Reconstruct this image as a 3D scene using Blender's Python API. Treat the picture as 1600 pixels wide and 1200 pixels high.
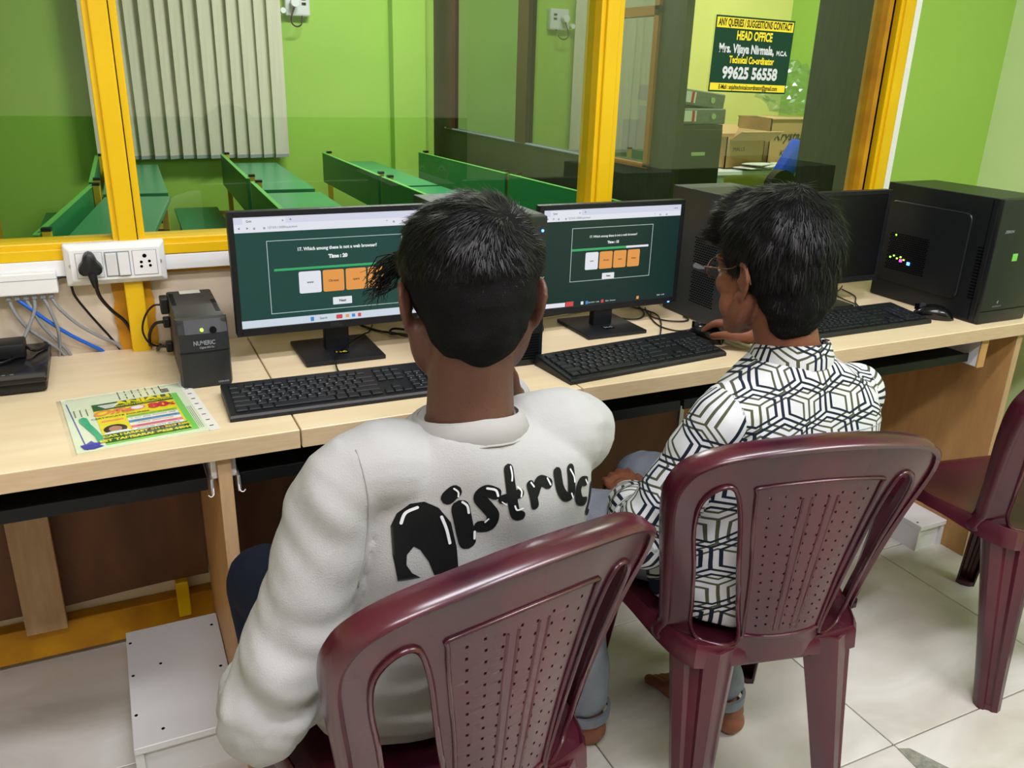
import bpy, bmesh, math, random
import numpy as np
from mathutils import Vector, Matrix, noise
from mathutils.bvhtree import BVHTree

PI = math.pi
random.seed(7)
sc = bpy.context.scene
col = sc.collection
for _o in list(bpy.data.objects):
    bpy.data.objects.remove(_o)

# ------------------------------------------------------------------ camera
cam_d = bpy.data.cameras.new('camera')
cam = bpy.data.objects.new('camera', cam_d)
col.objects.link(cam)
_r = Vector((0.90334785, -0.42794420, 0.02874752))
_u = Vector((0.12621170, 0.32928081, 0.93575892))
_f = Vector((0.40991861, 0.84168753, -0.35146668))
cam.matrix_world = Matrix(((_r.x, _u.x, -_f.x, 0.0), (_r.y, _u.y, -_f.y, 0.0),
                           (_r.z, _u.z, -_f.z, 1.36), (0, 0, 0, 1)))
cam_d.sensor_fit = 'HORIZONTAL'
cam_d.sensor_width = 36.0
cam_d.lens = 1310.0 / 1600.0 * 36.0
cam_d.clip_start = 0.02
cam_d.clip_end = 60
sc.camera = cam

# ------------------------------------------------------------------ world, light, exposure
wd = bpy.data.worlds.new('world')
sc.world = wd
wd.use_nodes = True
wd.node_tree.nodes['Background'].inputs[0].default_value = (0.80, 0.90, 1.0, 1)
wd.node_tree.nodes['Background'].inputs[1].default_value = 0.35
sc.view_settings.view_transform = 'Standard'
sc.view_settings.look = 'None'
sc.view_settings.gamma = 1.0
sc.view_settings.exposure = 0.0
sc.view_settings.use_curve_mapping = False


def area(name, loc, size, power, color, rot=(0, 0, 0)):
    l = bpy.data.lights.new(name, 'AREA')
    l.shape = 'RECTANGLE'
    l.size, l.size_y = size
    l.energy = power
    l.color = color
    o = bpy.data.objects.new(name, l)
    o.location = loc
    o.rotation_euler = rot
    col.objects.link(o)
    return o


WHITE = (0.97, 0.93, 1.0)
# fluorescent battens on the ceiling of the computer room, the classroom and the office
area('batten_light', (0.8, 0.45, 2.83), (1.3, 0.22), 36, WHITE)
area('batten_light', (-0.2, -0.55, 2.83), (1.3, 0.22), 44, WHITE)
area('batten_light', (1.9, -0.45, 2.83), (1.3, 0.22), 50, WHITE)
area('batten_light', (1.8, 4.6, 2.83), (1.3, 0.22), 88, (1.0, 0.97, 0.97))
area('batten_light', (3.3, 3.2, 2.83), (1.0, 0.22), 48, (1.0, 0.98, 0.9))

# ------------------------------------------------------------------ materials


def L(c):
    out = []
    for v in c:
        v = v / 255.0
        out.append(v / 12.92 if v <= 0.04045 else ((v + 0.055) / 1.055) ** 2.4)
    return (out[0], out[1], out[2], 1.0)


def mat(name, rgb, rough=0.5, spec=0.5, metal=0.0, vary=None, vscale=6.0, bump=0.0, bscale=60.0,
        stretch=None, coat=0.0, emit=None, estr=0.0, detail=4.0, sheen=0.0):
    m = bpy.data.materials.new(name)
    m.use_nodes = True
    nt = m.node_tree
    b = nt.nodes['Principled BSDF']
    b.inputs['Base Color'].default_value = L(rgb)
    b.inputs['Roughness'].default_value = rough
    b.inputs['Specular IOR Level'].default_value = spec
    b.inputs['Metallic'].default_value = metal
    b.inputs['Coat Weight'].default_value = coat
    b.inputs['Coat Roughness'].default_value = 0.15
    if sheen:
        b.inputs['Sheen Weight'].default_value = sheen
    if emit:
        b.inputs['Emission Color'].default_value = L(emit)
        b.inputs['Emission Strength'].default_value = estr
    if vary or bump:
        tc = nt.nodes.new('ShaderNodeTexCoord')
        mp = nt.nodes.new('ShaderNodeMapping')
        nt.links.new(tc.outputs['Object'], mp.inputs[0])
        if stretch:
            mp.inputs['Scale'].default_value = stretch
    if vary:
        n = nt.nodes.new('ShaderNodeTexNoise')
        n.inputs['Scale'].default_value = vscale
        n.inputs['Detail'].default_value = detail
        nt.links.new(mp.outputs[0], n.inputs['Vector'])
        cr = nt.nodes.new('ShaderNodeValToRGB')
        cr.color_ramp.elements[0].position = 0.32
        cr.color_ramp.elements[1].position = 0.68
        cr.color_ramp.elements[0].color = L(rgb)
        cr.color_ramp.elements[1].color = L(vary)
        nt.links.new(n.outputs['Fac'], cr.inputs[0])
        nt.links.new(cr.outputs[0], b.inputs['Base Color'])
    if bump:
        n2 = nt.nodes.new('ShaderNodeTexNoise')
        n2.inputs['Scale'].default_value = bscale
        n2.inputs['Detail'].default_value = 3.0
        nt.links.new(mp.outputs[0], n2.inputs['Vector'])
        bp = nt.nodes.new('ShaderNodeBump')
        bp.inputs['Strength'].default_value = bump
        bp.inputs['Distance'].default_value = 0.01
        nt.links.new(n2.outputs['Fac'], bp.inputs['Height'])
        nt.links.new(bp.outputs[0], b.inputs['Normal'])
    return m


def glow(name, rgb, strength=1.0):
    """a lit screen colour under a glossy cover"""
    m = bpy.data.materials.new(name)
    m.use_nodes = True
    b = m.node_tree.nodes['Principled BSDF']
    b.inputs['Base Color'].default_value = (0.004, 0.004, 0.005, 1)
    b.inputs['Roughness'].default_value = 0.35
    b.inputs['Emission Color'].default_value = L(rgb)
    b.inputs['Emission Strength'].default_value = strength
    return m


def glass_mat(name, tint, rough=0.0, ior=1.5, gtint=(1, 1, 1, 1)):
    m = bpy.data.materials.new(name)
    m.use_nodes = True
    nt = m.node_tree
    nt.nodes.remove(nt.nodes['Principled BSDF'])
    out = [n for n in nt.nodes if n.type == 'OUTPUT_MATERIAL'][0]
    t = nt.nodes.new('ShaderNodeBsdfTransparent')
    t.inputs[0].default_value = tint
    g = nt.nodes.new('ShaderNodeBsdfGlossy')
    g.inputs['Roughness'].default_value = rough
    g.inputs[0].default_value = gtint
    geo = nt.nodes.new('ShaderNodeNewGeometry')
    dt = nt.nodes.new('ShaderNodeVectorMath')
    dt.operation = 'DOT_PRODUCT'
    nt.links.new(geo.outputs['Normal'], dt.inputs[0])
    nt.links.new(geo.outputs['Incoming'], dt.inputs[1])
    ins = dt.outputs['Value']
    f0 = ((ior - 1) / (ior + 1)) ** 2
    for op, k in (('ABSOLUTE', None), ('SUBTRACT', 'r'), ('POWER', 5.0), ('MULTIPLY', 1 - f0), ('ADD', f0)):
        n = nt.nodes.new('ShaderNodeMath')
        n.operation = op
        if k == 'r':
            n.inputs[0].default_value = 1.0
            nt.links.new(ins, n.inputs[1])
        else:
            nt.links.new(ins, n.inputs[0])
            if k is not None:
                n.inputs[1].default_value = k
        ins = n.outputs[0]
    fr = n
    mx = nt.nodes.new('ShaderNodeMixShader')
    nt.links.new(fr.outputs[0], mx.inputs[0])
    nt.links.new(t.outputs[0], mx.inputs[1])
    nt.links.new(g.outputs[0], mx.inputs[2])
    nt.links.new(mx.outputs[0], out.inputs[0])
    return m


def tile_mat():
    m = bpy.data.materials.new('marbled_tile')
    m.use_nodes = True
    nt = m.node_tree
    b = nt.nodes['Principled BSDF']
    tc = nt.nodes.new('ShaderNodeTexCoord')
    geo = nt.nodes.new('ShaderNodeNewGeometry')
    mp = nt.nodes.new('ShaderNodeMapping')
    mp.inputs['Rotation'].default_value = (0, 0, 0.7)
    mp.inputs['Scale'].default_value = (1.0, 2.2, 1)
    oi = nt.nodes.new('ShaderNodeObjectInfo')
    ad = nt.nodes.new('ShaderNodeVectorMath')
    ad.operation = 'ADD'
    sc_ = nt.nodes.new('ShaderNodeVectorMath')
    sc_.operation = 'SCALE'
    sc_.inputs['Scale'].default_value = 20
    nt.links.new(oi.outputs['Random'], sc_.inputs[0])
    nt.links.new(geo.outputs['Position'], ad.inputs[0])
    nt.links.new(sc_.outputs[0], ad.inputs[1])
    nt.links.new(ad.outputs[0], mp.inputs[0])
    n = nt.nodes.new('ShaderNodeTexNoise')
    n.inputs['Scale'].default_value = 2.6
    n.inputs['Detail'].default_value = 7
    n.inputs['Distortion'].default_value = 0.9
    nt.links.new(mp.outputs[0], n.inputs['Vector'])
    cr = nt.nodes.new('ShaderNodeValToRGB')
    e = cr.color_ramp.elements
    e[0].position = 0.30
    e[0].color = L((190, 184, 174))
    e[1].position = 0.74
    e[1].color = L((226, 226, 222))
    k = e.new(0.5)
    k.color = L((204, 200, 192))
    nt.links.new(n.outputs['Fac'], cr.inputs[0])
    nt.links.new(cr.outputs[0], b.inputs['Base Color'])
    b.inputs['Roughness'].default_value = 0.24
    b.inputs['Specular IOR Level'].default_value = 0.4
    return m


def shirt_mat():
    """white cotton printed with two interlaced doubled hexagon line lattices"""
    m = bpy.data.materials.new('hexagon_print_cotton')
    m.use_nodes = True
    nt = m.node_tree
    N = nt.nodes
    Lk = nt.links
    b = N['Principled BSDF']
    b.inputs['Roughness'].default_value = 0.75
    b.inputs['Specular IOR Level'].default_value = 0.2
    uv = N.new('ShaderNodeUVMap')
    uv.uv_map = 'UVMap'
    nz = N.new('ShaderNodeTexNoise')
    nz.inputs['Scale'].default_value = 9.0
    nz.inputs['Detail'].default_value = 1.0
    Lk.new(uv.outputs[0], nz.inputs['Vector'])
    sb = N.new('ShaderNodeVectorMath')
    sb.operation = 'SUBTRACT'
    sb.inputs[1].default_value = (0.5, 0.5, 0.5)
    Lk.new(nz.outputs['Color'], sb.inputs[0])
    ws = N.new('ShaderNodeVectorMath')
    ws.operation = 'SCALE'
    ws.inputs['Scale'].default_value = 0.022
    Lk.new(sb.outputs[0], ws.inputs[0])
    wa = N.new('ShaderNodeVectorMath')
    wa.operation = 'ADD'
    Lk.new(uv.outputs[0], wa.inputs[0])
    Lk.new(ws.outputs[0], wa.inputs[1])

    def math_(op, a, b_=None):
        n = N.new('ShaderNodeMath')
        n.operation = op
        for i, v in enumerate((a, b_)):
            if v is None:
                continue
            if isinstance(v, (int, float)):
                n.inputs[i].default_value = v
            else:
                Lk.new(v, n.inputs[i])
        return n.outputs[0]

    def vm(op, a, b_=None):
        n = N.new('ShaderNodeVectorMath')
        n.operation = op
        for i, v in enumerate((a, b_)):
            if v is None:
                continue
            if isinstance(v, tuple):
                n.inputs[i].default_value = v
            else:
                Lk.new(v, n.inputs[i])
        return n

    def lattice(size, off, stretch=(1, 1, 1)):
        mp = N.new('ShaderNodeMapping')
        mp.inputs['Location'].default_value = (off[0], off[1], 0)
        mp.inputs['Scale'].default_value = (stretch[0] / size, stretch[1] / size, 1)
        Lk.new(wa.outputs[0], mp.inputs[0])
        S = (1.0, 1.7320508, 1.0)
        H = (0.5, 0.8660254, 0.0)

        def cell(shift):
            a = vm('SUBTRACT', mp.outputs[0], shift).outputs[0]
            a = vm('DIVIDE', a, S).outputs[0]
            a = vm('FRACTION', a).outputs[0]
            a = vm('SUBTRACT', a, (0.5, 0.5, 0.0)).outputs[0]
            a = vm('MULTIPLY', a, (1.0, 1.7320508, 0.0)).outputs[0]
            a = vm('ABSOLUTE', a).outputs[0]
            sx = N.new('ShaderNodeSeparateXYZ')
            Lk.new(a, sx.inputs[0])
            d = math_('ADD', math_('MULTIPLY', sx.outputs[0], 0.5), math_('MULTIPLY', sx.outputs[1], 0.8660254))
            return math_('MAXIMUM', d, sx.outputs[0])
        hd = math_('MINIMUM', cell((0.0, 0.0, 0.0)), cell(H))
        return math_('SUBTRACT', 0.5, hd)      # distance to the hexagon's edge

    def band(d, lo, hi):
        return math_('MULTIPLY', math_('GREATER_THAN', d, lo), math_('LESS_THAN', d, hi))
    A = lattice(0.088, (0.0, 0.0), (0.80, 1.15))
    B = lattice(0.088, (0.42, 0.18), (0.80, 1.15))
    navy = math_('MAXIMUM', band(A, -1, 0.028), band(A, 0.100, 0.154))
    olive = math_('MAXIMUM', band(B, -1, 0.024), band(B, 0.115, 0.162))
    m1 = N.new('ShaderNodeMix')
    m1.data_type = 'RGBA'
    m1.inputs[6].default_value = L((202, 205, 207))
    m1.inputs[7].default_value = L((74, 78, 58))
    Lk.new(olive, m1.inputs[0])
    m2 = N.new('ShaderNodeMix')
    m2.data_type = 'RGBA'
    Lk.new(m1.outputs[2], m2.inputs[6])
    m2.inputs[7].default_value = L((22, 32, 46))
    Lk.new(navy, m2.inputs[0])
    Lk.new(m2.outputs[2], b.inputs['Base Color'])
    return m


def denim_mat():
    return mat('washed_denim', (104, 112, 124), 0.85, 0.15, vary=(140, 146, 158), vscale=9, bump=0.25, bscale=420)


def skin_mat(name, rgb, vary):
    m = mat(name, rgb, 0.48, 0.4, vary=vary, vscale=14, bump=0.12, bscale=300)
    b = m.node_tree.nodes['Principled BSDF']
    b.inputs['Subsurface Weight'].default_value = 0.08
    b.inputs['Subsurface Radius'].default_value = (0.01, 0.004, 0.002)
    return m


def plastic_chair_mat():
    m = mat('maroon_plastic', (50, 19, 31), 0.24, 0.6, vary=(80, 26, 40), vscale=2.6, detail=3.0,
            stretch=(3.0, 3.0, 0.9))
    return m


M = {
    'wood_top': mat('maple_laminate', (238, 220, 184), 0.38, 0.4, vary=(231, 210, 171), vscale=5, stretch=(1, 8, 1)),
    'wood_edge': mat('maple_edge_band', (204, 182, 148), 0.5, 0.3, vary=(195, 171, 136), vscale=20, stretch=(1, 8, 8)),
    'wood_warm': mat('oak_laminate', (196, 152, 96), 0.5, 0.3, vary=(182, 138, 84), vscale=7, stretch=(6, 6, 1)),
    'wood_brown': mat('brown_board', (116, 80, 54), 0.6, 0.3, vary=(92, 62, 44), vscale=3, stretch=(4, 4, 1)),
    'wood_ochre': mat('ochre_board', (190, 136, 66), 0.55, 0.3, vary=(170, 118, 54), vscale=3, stretch=(4, 4, 1)),
    'wood_pale': mat('pale_plank', (190, 160, 122), 0.6, 0.2, vary=(174, 143, 106), vscale=9, stretch=(6, 6, 1)),
    'tray_black': mat('black_tray', (12, 13, 15), 0.5, 0.3),
    'cream': mat('cream_plaster', (222, 208, 186), 0.8, 0.2, vary=(212, 197, 174), vscale=3, bump=0.1, bscale=80),
    'yellow': mat('yellow_enamel', (236, 194, 14), 0.36, 0.45, vary=(228, 184, 12), vscale=4, bump=0.04, bscale=40),
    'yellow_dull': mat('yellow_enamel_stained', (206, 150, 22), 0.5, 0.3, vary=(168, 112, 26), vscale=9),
    'green': mat('lime_wall_paint', (162, 208, 84), 0.6, 0.3, vary=(157, 203, 80), vscale=2, bump=0.06, bscale=30),
    'green_room': mat('lime_wall_paint_room', (148, 190, 80), 0.6, 0.3, vary=(143, 185, 76), vscale=2, bump=0.06, bscale=30),
    'green_pale': mat('pale_lime_wall_paint', (204, 228, 168), 0.6, 0.3, vary=(194, 222, 152), vscale=2.5),
    'green_dado': mat('dark_green_dado', (34, 62, 38), 0.5, 0.3),
    'yellow_wall': mat('lemon_wall_paint', (238, 230, 142), 0.7, 0.2, vary=(230, 222, 134), vscale=2),
    'ceiling': mat('white_ceiling', (228, 230, 224), 0.8, 0.2),
    'floor_far': mat('far_floor', (116, 118, 104), 0.5, 0.3, vary=(100, 104, 92), vscale=4),
    'grout': mat('grey_grout', (120, 116, 108), 0.9, 0.1),
    'tile': tile_mat(),
    'cement': mat('cement_patch', (150, 150, 138), 0.9, 0.1, vary=(120, 122, 110), vscale=60, bump=0.5, bscale=90),
    'white_pl': mat('white_plastic', (236, 238, 240), 0.35, 0.45),
    'white_pl2': mat('switch_plastic', (222, 224, 226), 0.3, 0.45),
    'white_lam': mat('white_laminate', (226, 228, 230), 0.35, 0.4),
    'black_pl': mat('black_plastic', (22, 24, 28), 0.42, 0.4, bump=0.04, bscale=500),
    'black_gl': mat('gloss_black_plastic', (14, 15, 18), 0.18, 0.5),
    'black_key': mat('key_plastic', (24, 27, 32), 0.42, 0.4),
    'dark_grey': mat('dark_grey_steel', (46, 52, 56), 0.42, 0.45),
    'tower_black': mat('black_case_paint', (20, 24, 28), 0.38, 0.45, bump=0.05, bscale=400),
    'tower_grey': mat('grey_case_paint', (48, 54, 58), 0.45, 0.4, bump=0.05, bscale=400),
    'ups': mat('charcoal_plastic', (36, 39, 42), 0.45, 0.4, bump=0.08, bscale=600),
    'hole': mat('dark_hole', (6, 7, 9), 0.9, 0.05),
    'print_white': mat('white_print', (220, 224, 228), 0.5, 0.3),
    'print_grey': mat('grey_print', (140, 148, 156), 0.5, 0.3),
    'print_black': mat('black_print', (14, 16, 18), 0.6, 0.25),
    'print_blue': mat('blue_print', (60, 120, 190), 0.5, 0.3),
    'cable_black': mat('black_cable', (16, 17, 20), 0.4, 0.4),
    'cable_grey': mat('grey_cable', (140, 144, 148), 0.45, 0.4),
    'cable_blue': mat('blue_cable', (34, 98, 200), 0.4, 0.4),
    'metal': mat('zinc_metal', (200, 202, 202), 0.35, 0.5, metal=0.8),
    'wire': mat('copper_wire', (120, 84, 68), 0.3, 0.5, metal=0.7),
    'chair': plastic_chair_mat(),
    'bench_green': mat('green_bench_laminate', (28, 124, 66), 0.4, 0.4, vary=(24, 116, 60), vscale=2),
    'bench_top': mat('green_desktop_laminate', (62, 148, 98), 0.3, 0.45, vary=(56, 140, 90), vscale=2),
    'bench_yellow': mat('yellow_bench_tube', (214, 178, 40), 0.4, 0.4),
    'bench_edge': mat('lime_edge_band', (110, 190, 90), 0.5, 0.3),
    'blind': mat('cream_blind_fabric', (218, 214, 192), 0.85, 0.1, vary=(206, 202, 180), vscale=5, stretch=(8, 8, .5)),
    'blind_grey': mat('grey_blind_weight', (150, 160, 158), 0.6, 0.2),
    'wood_dark': mat('dark_plywood', (48, 48, 30), 0.5, 0.35, vary=(34, 34, 24), vscale=14, stretch=(5, 5, .8)),
    'wood_frame': mat('dark_mullion', (60, 34, 20), 0.5, 0.3),
    'ochre_frame': mat('ochre_mullion', (150, 96, 24), 0.5, 0.3),
    'cardboard': mat('cardboard', (186, 148, 104), 0.85, 0.1, vary=(172, 134, 92), vscale=5),
    'cardboard_in': mat('cardboard_inside', (206, 170, 126), 0.85, 0.1),
    'cabinet': mat('black_cabinet_paint', (26, 26, 28), 0.4, 0.4),
    'file_grey': mat('grey_file_board', (120, 124, 112), 0.6, 0.2, vary=(104, 108, 98), vscale=60),
    'label_white': mat('paper_label', (222, 222, 214), 0.8, 0.1),
    'red_print': mat('red_print', (196, 40, 66), 0.6, 0.2),
    'blue_seat': mat('blue_upholstery', (34, 74, 190), 0.7, 0.2),
    'paper': mat('paper', (226, 234, 206), 0.7, 0.15),
    'pl_sheet': glass_mat('clear_plastic_sheet', (0.96, 0.98, 0.97, 1), 0.12, 1.35),
    'bag': glass_mat('crinkled_plastic', (0.78, 0.86, 0.86, 1), 0.2, 1.9, (0.9, 0.95, 1, 1)),
    'glass': glass_mat('window_glass', (0.86, 0.93, 0.88, 1), 0.0, 1.8),
    'glass_dark': glass_mat('tinted_partition_glass', (0.12, 0.15, 0.12, 1), 0.0, 3.8),
    'lens': glass_mat('spectacle_lens', (0.95, 0.96, 0.97, 1), 0.0, 1.5),
    'cotton': mat('off_white_sweatshirt_jersey', (168, 169, 168), 0.9, 0.15, vary=(163, 164, 163), vscale=5, bump=0.15, bscale=500),
    'ribbing': mat('ribbed_collar_knit', (158, 157, 155), 0.9, 0.1),
    'navy': mat('navy_trouser_cloth', (24, 30, 46), 0.85, 0.15),
    'denim': denim_mat(),
    'shirt': shirt_mat(),
    'hem': mat('yellow_green_hem_tape', (150, 156, 60), 0.8, 0.1),
    'skin1': skin_mat('deep_brown_skin', (84, 54, 42), (96, 62, 48)),
    'skin2': skin_mat('brown_skin', (126, 78, 58), (138, 86, 64)),
    'hair': mat('black_hair', (8, 8, 11), 0.45, 0.3),
    'scalp': mat('cropped_black_hair', (12, 11, 13), 0.8, 0.15, bump=0.6, bscale=900),
    'eye': mat('eye_white', (220, 214, 206), 0.25, 0.5),
    'iris': mat('dark_iris', (20, 12, 8), 0.15, 0.5),
    'nail': mat('pale_nail', (190, 150, 134), 0.3, 0.5),
}
for k, c in (('ylw', (240, 222, 40)), ('grn', (24, 92, 50)), ('lgrn', (126, 208, 96)), ('red', (206, 34, 66)),
             ('pink', (232, 120, 150)), ('blu', (96, 150, 220)), ('org', (238, 140, 90)), ('wht', (238, 240, 240)),
             ('face', (190, 140, 112)), ('hairp', (40, 28, 26)), ('ink', (60, 66, 60)), ('indigo', (70, 70, 170)),
             ('teal', (40, 170, 120)), ('signgrn', (16, 62, 44)), ('signylw', (246, 226, 60))):
    M['f_' + k] = mat('print_' + k, c, 0.5, 0.25)
for k, c, s in (('page', (26, 74, 66), .8), ('page2', (16, 50, 44), .8), ('bar', (222, 226, 244), .85), ('bar2', (240, 242, 252), .85),
                ('grn', (56, 180, 104), .85), ('wht', (240, 242, 250), .85), ('org', (240, 162, 82), .85), ('line', (206, 222, 220), .8),
                ('txt', (236, 240, 240), .9), ('ink', (96, 72, 50), .7), ('inkd', (60, 64, 80), .7), ('blue', (70, 150, 220), .8),
                ('red', (224, 80, 80), .8), ('tb', (216, 228, 240), .85), ('tb2', (18, 46, 46), .8), ('off', (6, 8, 10), .02)):
    M['s_' + k] = glow('lit_' + k, c, s)
M['led_blue'] = glow('blue_led', (60, 110, 255), 9)
M['led_green'] = glow('green_led', (150, 240, 60), 5)
M['led_pink'] = glow('magenta_led', (220, 60, 220), 4)

# ------------------------------------------------------------------ object helpers
WM = {}


def thing(name, label, cat, loc=(0, 0, 0), rz=0.0, group=None):
    o = bpy.data.objects.new(name, None)
    o.empty_display_size = 0.05
    col.objects.link(o)
    o.location = loc
    o.rotation_euler = (0, 0, rz)
    o['label'] = label
    o['category'] = cat
    if group:
        o['group'] = group
    WM[o] = Matrix.Translation(Vector(loc)) @ Matrix.Rotation(rz, 4, 'Z')
    return o


def finish(bm, smooth):
    me = bpy.data.meshes.new('m')
    bmesh.ops.recalc_face_normals(bm, faces=bm.faces)
    bm.to_mesh(me)
    bm.free()
    if smooth is not None and smooth is not False:
        for p in me.polygons:
            p.use_smooth = True
        if smooth is not True:
            try:
                me.set_sharp_from_angle(angle=math.radians(smooth))
            except Exception:
                pass
    return me


def part(name, bm, m, parent=None, local=False, label=None, kind=None, smooth=False, mesh=None):
    me = mesh if mesh is not None else finish(bm, smooth)
    if m is not None:
        if isinstance(m, (list, tuple)):
            for k in m:
                me.materials.append(M[k])
        elif not me.materials:
            me.materials.append(M[m])
    o = bpy.data.objects.new(name, me)
    col.objects.link(o)
    if parent is not None:
        o.parent = parent
        WM[o] = WM.get(parent, Matrix.Identity(4)).copy()
        if not local:
            me.transform(WM[o].inverted())
    elif not local:
        # put the origin at the base centre
        vs = [v.co for v in me.vertices]
        if vs:
            lo = Vector((min(v.x for v in vs), min(v.y for v in vs), min(v.z for v in vs)))
            hi = Vector((max(v.x for v in vs), max(v.y for v in vs), max(v.z for v in vs)))
            c = Vector(((lo.x + hi.x) / 2, (lo.y + hi.y) / 2, lo.z))
            me.transform(Matrix.Translation(-c))
            o.location = c
            WM[o] = Matrix.Translation(c)
    if WM.get(o) is None:
        WM[o] = Matrix.Identity(4)
    if label:
        o['label'] = label
    if kind:
        o['kind'] = kind
    return o


def tag(o, label, cat, group=None):
    o['label'] = label
    o['category'] = cat
    if group:
        o['group'] = group
    return o


def struct(name, bm, m, parent=None, smooth=False):
    o = part(name, bm, m, parent, smooth=smooth)
    if parent is None:
        o['kind'] = 'structure'
    return o


def copy_tree(o, parent=None):
    c = o.copy()
    col.objects.link(c)
    c.parent = parent
    for ch in list(o.children):
        copy_tree(ch, c)
    return c


def B():
    return bmesh.new()


def bx(bm, x0, x1, y0, y1, z0, z1, bev=0.0, seg=2, mtx=None, mi=0):
    r = bmesh.ops.create_cube(bm, size=1.0)
    vs = r['verts']
    for v in vs:
        v.co = Vector(((x0 + x1) / 2 + v.co.x * (x1 - x0), (y0 + y1) / 2 + v.co.y * (y1 - y0), (z0 + z1) / 2 + v.co.z * (z1 - z0)))
    fs = list({f for v in vs for f in v.link_faces})
    for f in fs:
        f.material_index = mi
    if bev > 0:
        es = list({e for v in vs for e in v.link_edges})
        r2 = bmesh.ops.bevel(bm, geom=es, offset=bev, segments=seg, affect='EDGES', profile=0.5)
        vs = list({v for f in r2['faces'] for v in f.verts} | {v for v in vs if v.is_valid})
    if mtx is not None:
        bmesh.ops.transform(bm, matrix=mtx, verts=[v for v in vs if v.is_valid])
    return bm


def loft(bm, rings, closed=True, cap=True, mi=0):
    rows = [[bm.verts.new(p) for p in r] for r in rings]
    n = len(rows[0])
    for a, b in zip(rows, rows[1:]):
        for i in range(n if closed else n - 1):
            j = (i + 1) % n
            f = bm.faces.new((a[i], a[j], b[j], b[i]))
            f.material_index = mi
    if cap and closed:
        bm.faces.new(rows[0][::-1]).material_index = mi
        bm.faces.new(rows[-1]).material_index = mi
    return rows


def smooth_pts(pts, per=6):
    P = [Vector(p) for p in pts]
    if len(P) < 3:
        return P
    out = []
    for i in range(len(P) - 1):
        p0 = P[max(i - 1, 0)]
        p1, p2 = P[i], P[i + 1]
        p3 = P[min(i + 2, len(P) - 1)]
        for k in range(per):
            t = k / per
            out.append(0.5 * ((2 * p1) + (-p0 + p2) * t + (2 * p0 - 5 * p1 + 4 * p2 - p3) * t * t
                              + (-p0 + 3 * p1 - 3 * p2 + p3) * t ** 3))
    out.append(P[-1])
    return out


def tube(bm, pts, r, n=8, per=6, smooth=True, mi=0):
    P = smooth_pts(pts, per) if smooth else [Vector(p) for p in pts]
    R = r if isinstance(r, (list, tuple)) else None
    rings = []
    t0 = (P[1] - P[0]).normalized()
    up = Vector((0, 0, 1)) if abs(t0.z) < 0.9 else Vector((1, 0, 0))
    nrm = t0.cross(up).normalized()
    for i, p in enumerate(P):
        t = (P[min(i + 1, len(P) - 1)] - P[max(i - 1, 0)]).normalized()
        nrm = (nrm - t * nrm.dot(t)).normalized()
        bn = t.cross(nrm)
        if R:
            f = i / (len(P) - 1) * (len(R) - 1)
            k = min(int(f), len(R) - 2)
            rr = R[k] * (1 - (f - k)) + R[k + 1] * (f - k)
        else:
            rr = r
        rings.append([p + rr * (nrm * math.cos(a) + bn * math.sin(a)) for a in [2 * PI * q / n for q in range(n)]])
    loft(bm, rings, mi=mi)
    return bm


def cyl(bm, c, r, h, axis='Z', n=20, r2=None, mi=0):
    r2 = r if r2 is None else r2
    c = Vector(c)
    ax = {'X': (Vector((0, 1, 0)), Vector((0, 0, 1)), Vector((1, 0, 0))),
          'Y': (Vector((1, 0, 0)), Vector((0, 0, 1)), Vector((0, -1, 0))),
          'Z': (Vector((1, 0, 0)), Vector((0, 1, 0)), Vector((0, 0, 1)))}[axis]
    rings = []
    for k, rr in ((0, r), (1, r2)):
        rings.append([c + ax[2] * (h * k) + rr * (ax[0] * math.cos(a) + ax[1] * math.sin(a)) for a in [2 * PI * q / n for q in range(n)]])
    loft(bm, rings, mi=mi)
    return bm


def poly_prism(bm, pts, to3, d, mi=0):
    """flat outline pts (2D) mapped by to3(x, y, depth) and given depth d"""
    a = [bm.verts.new(to3(x, y, 0)) for x, y in pts]
    b = [bm.verts.new(to3(x, y, d)) for x, y in pts]
    n = len(pts)
    bm.faces.new(a[::-1]).material_index = mi
    bm.faces.new(b).material_index = mi
    for i in range(n):
        j = (i + 1) % n
        bm.faces.new((a[i], a[j], b[j], b[i])).material_index = mi
    return bm


_txt_cache = {}


def text_bm(s, size, mtx, bold=0.0, width=1.0, align='CENTER', depth=0.0, shear=0.0, bm=None, mi=0):
    """lettering turned into mesh; local x right, y up, then placed with mtx"""
    cu = bpy.data.curves.new('t', 'FONT')
    cu.body = s
    cu.size = size
    cu.align_x = align
    cu.align_y = 'CENTER'
    cu.offset = bold
    cu.extrude = depth
    cu.shear = shear
    cu.resolution_u = 3
    o = bpy.data.objects.new('t', cu)
    col.objects.link(o)
    me = bpy.data.meshes.new_from_object(o)
    bpy.data.objects.remove(o)
    bpy.data.curves.remove(cu)
    me.transform(mtx @ Matrix.Diagonal((width, 1, 1, 1)))
    if bm is None:
        bm = bmesh.new()
    n0 = len(bm.faces)
    bm.from_mesh(me)
    bm.faces.ensure_lookup_table()
    for f in bm.faces[n0:]:
        f.material_index = mi
    bpy.data.meshes.remove(me)
    return bm


def frame(o, xdir, ydir):
    """matrix whose local x,y run along the given directions"""
    x = Vector(xdir).normalized()
    y = Vector(ydir).normalized()
    z = x.cross(y).normalized()
    y = z.cross(x)
    m = Matrix.Identity(4)
    for i in range(3):
        m[i][0], m[i][1], m[i][2], m[i][3] = x[i], y[i], z[i], o[i]
    return m


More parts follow.
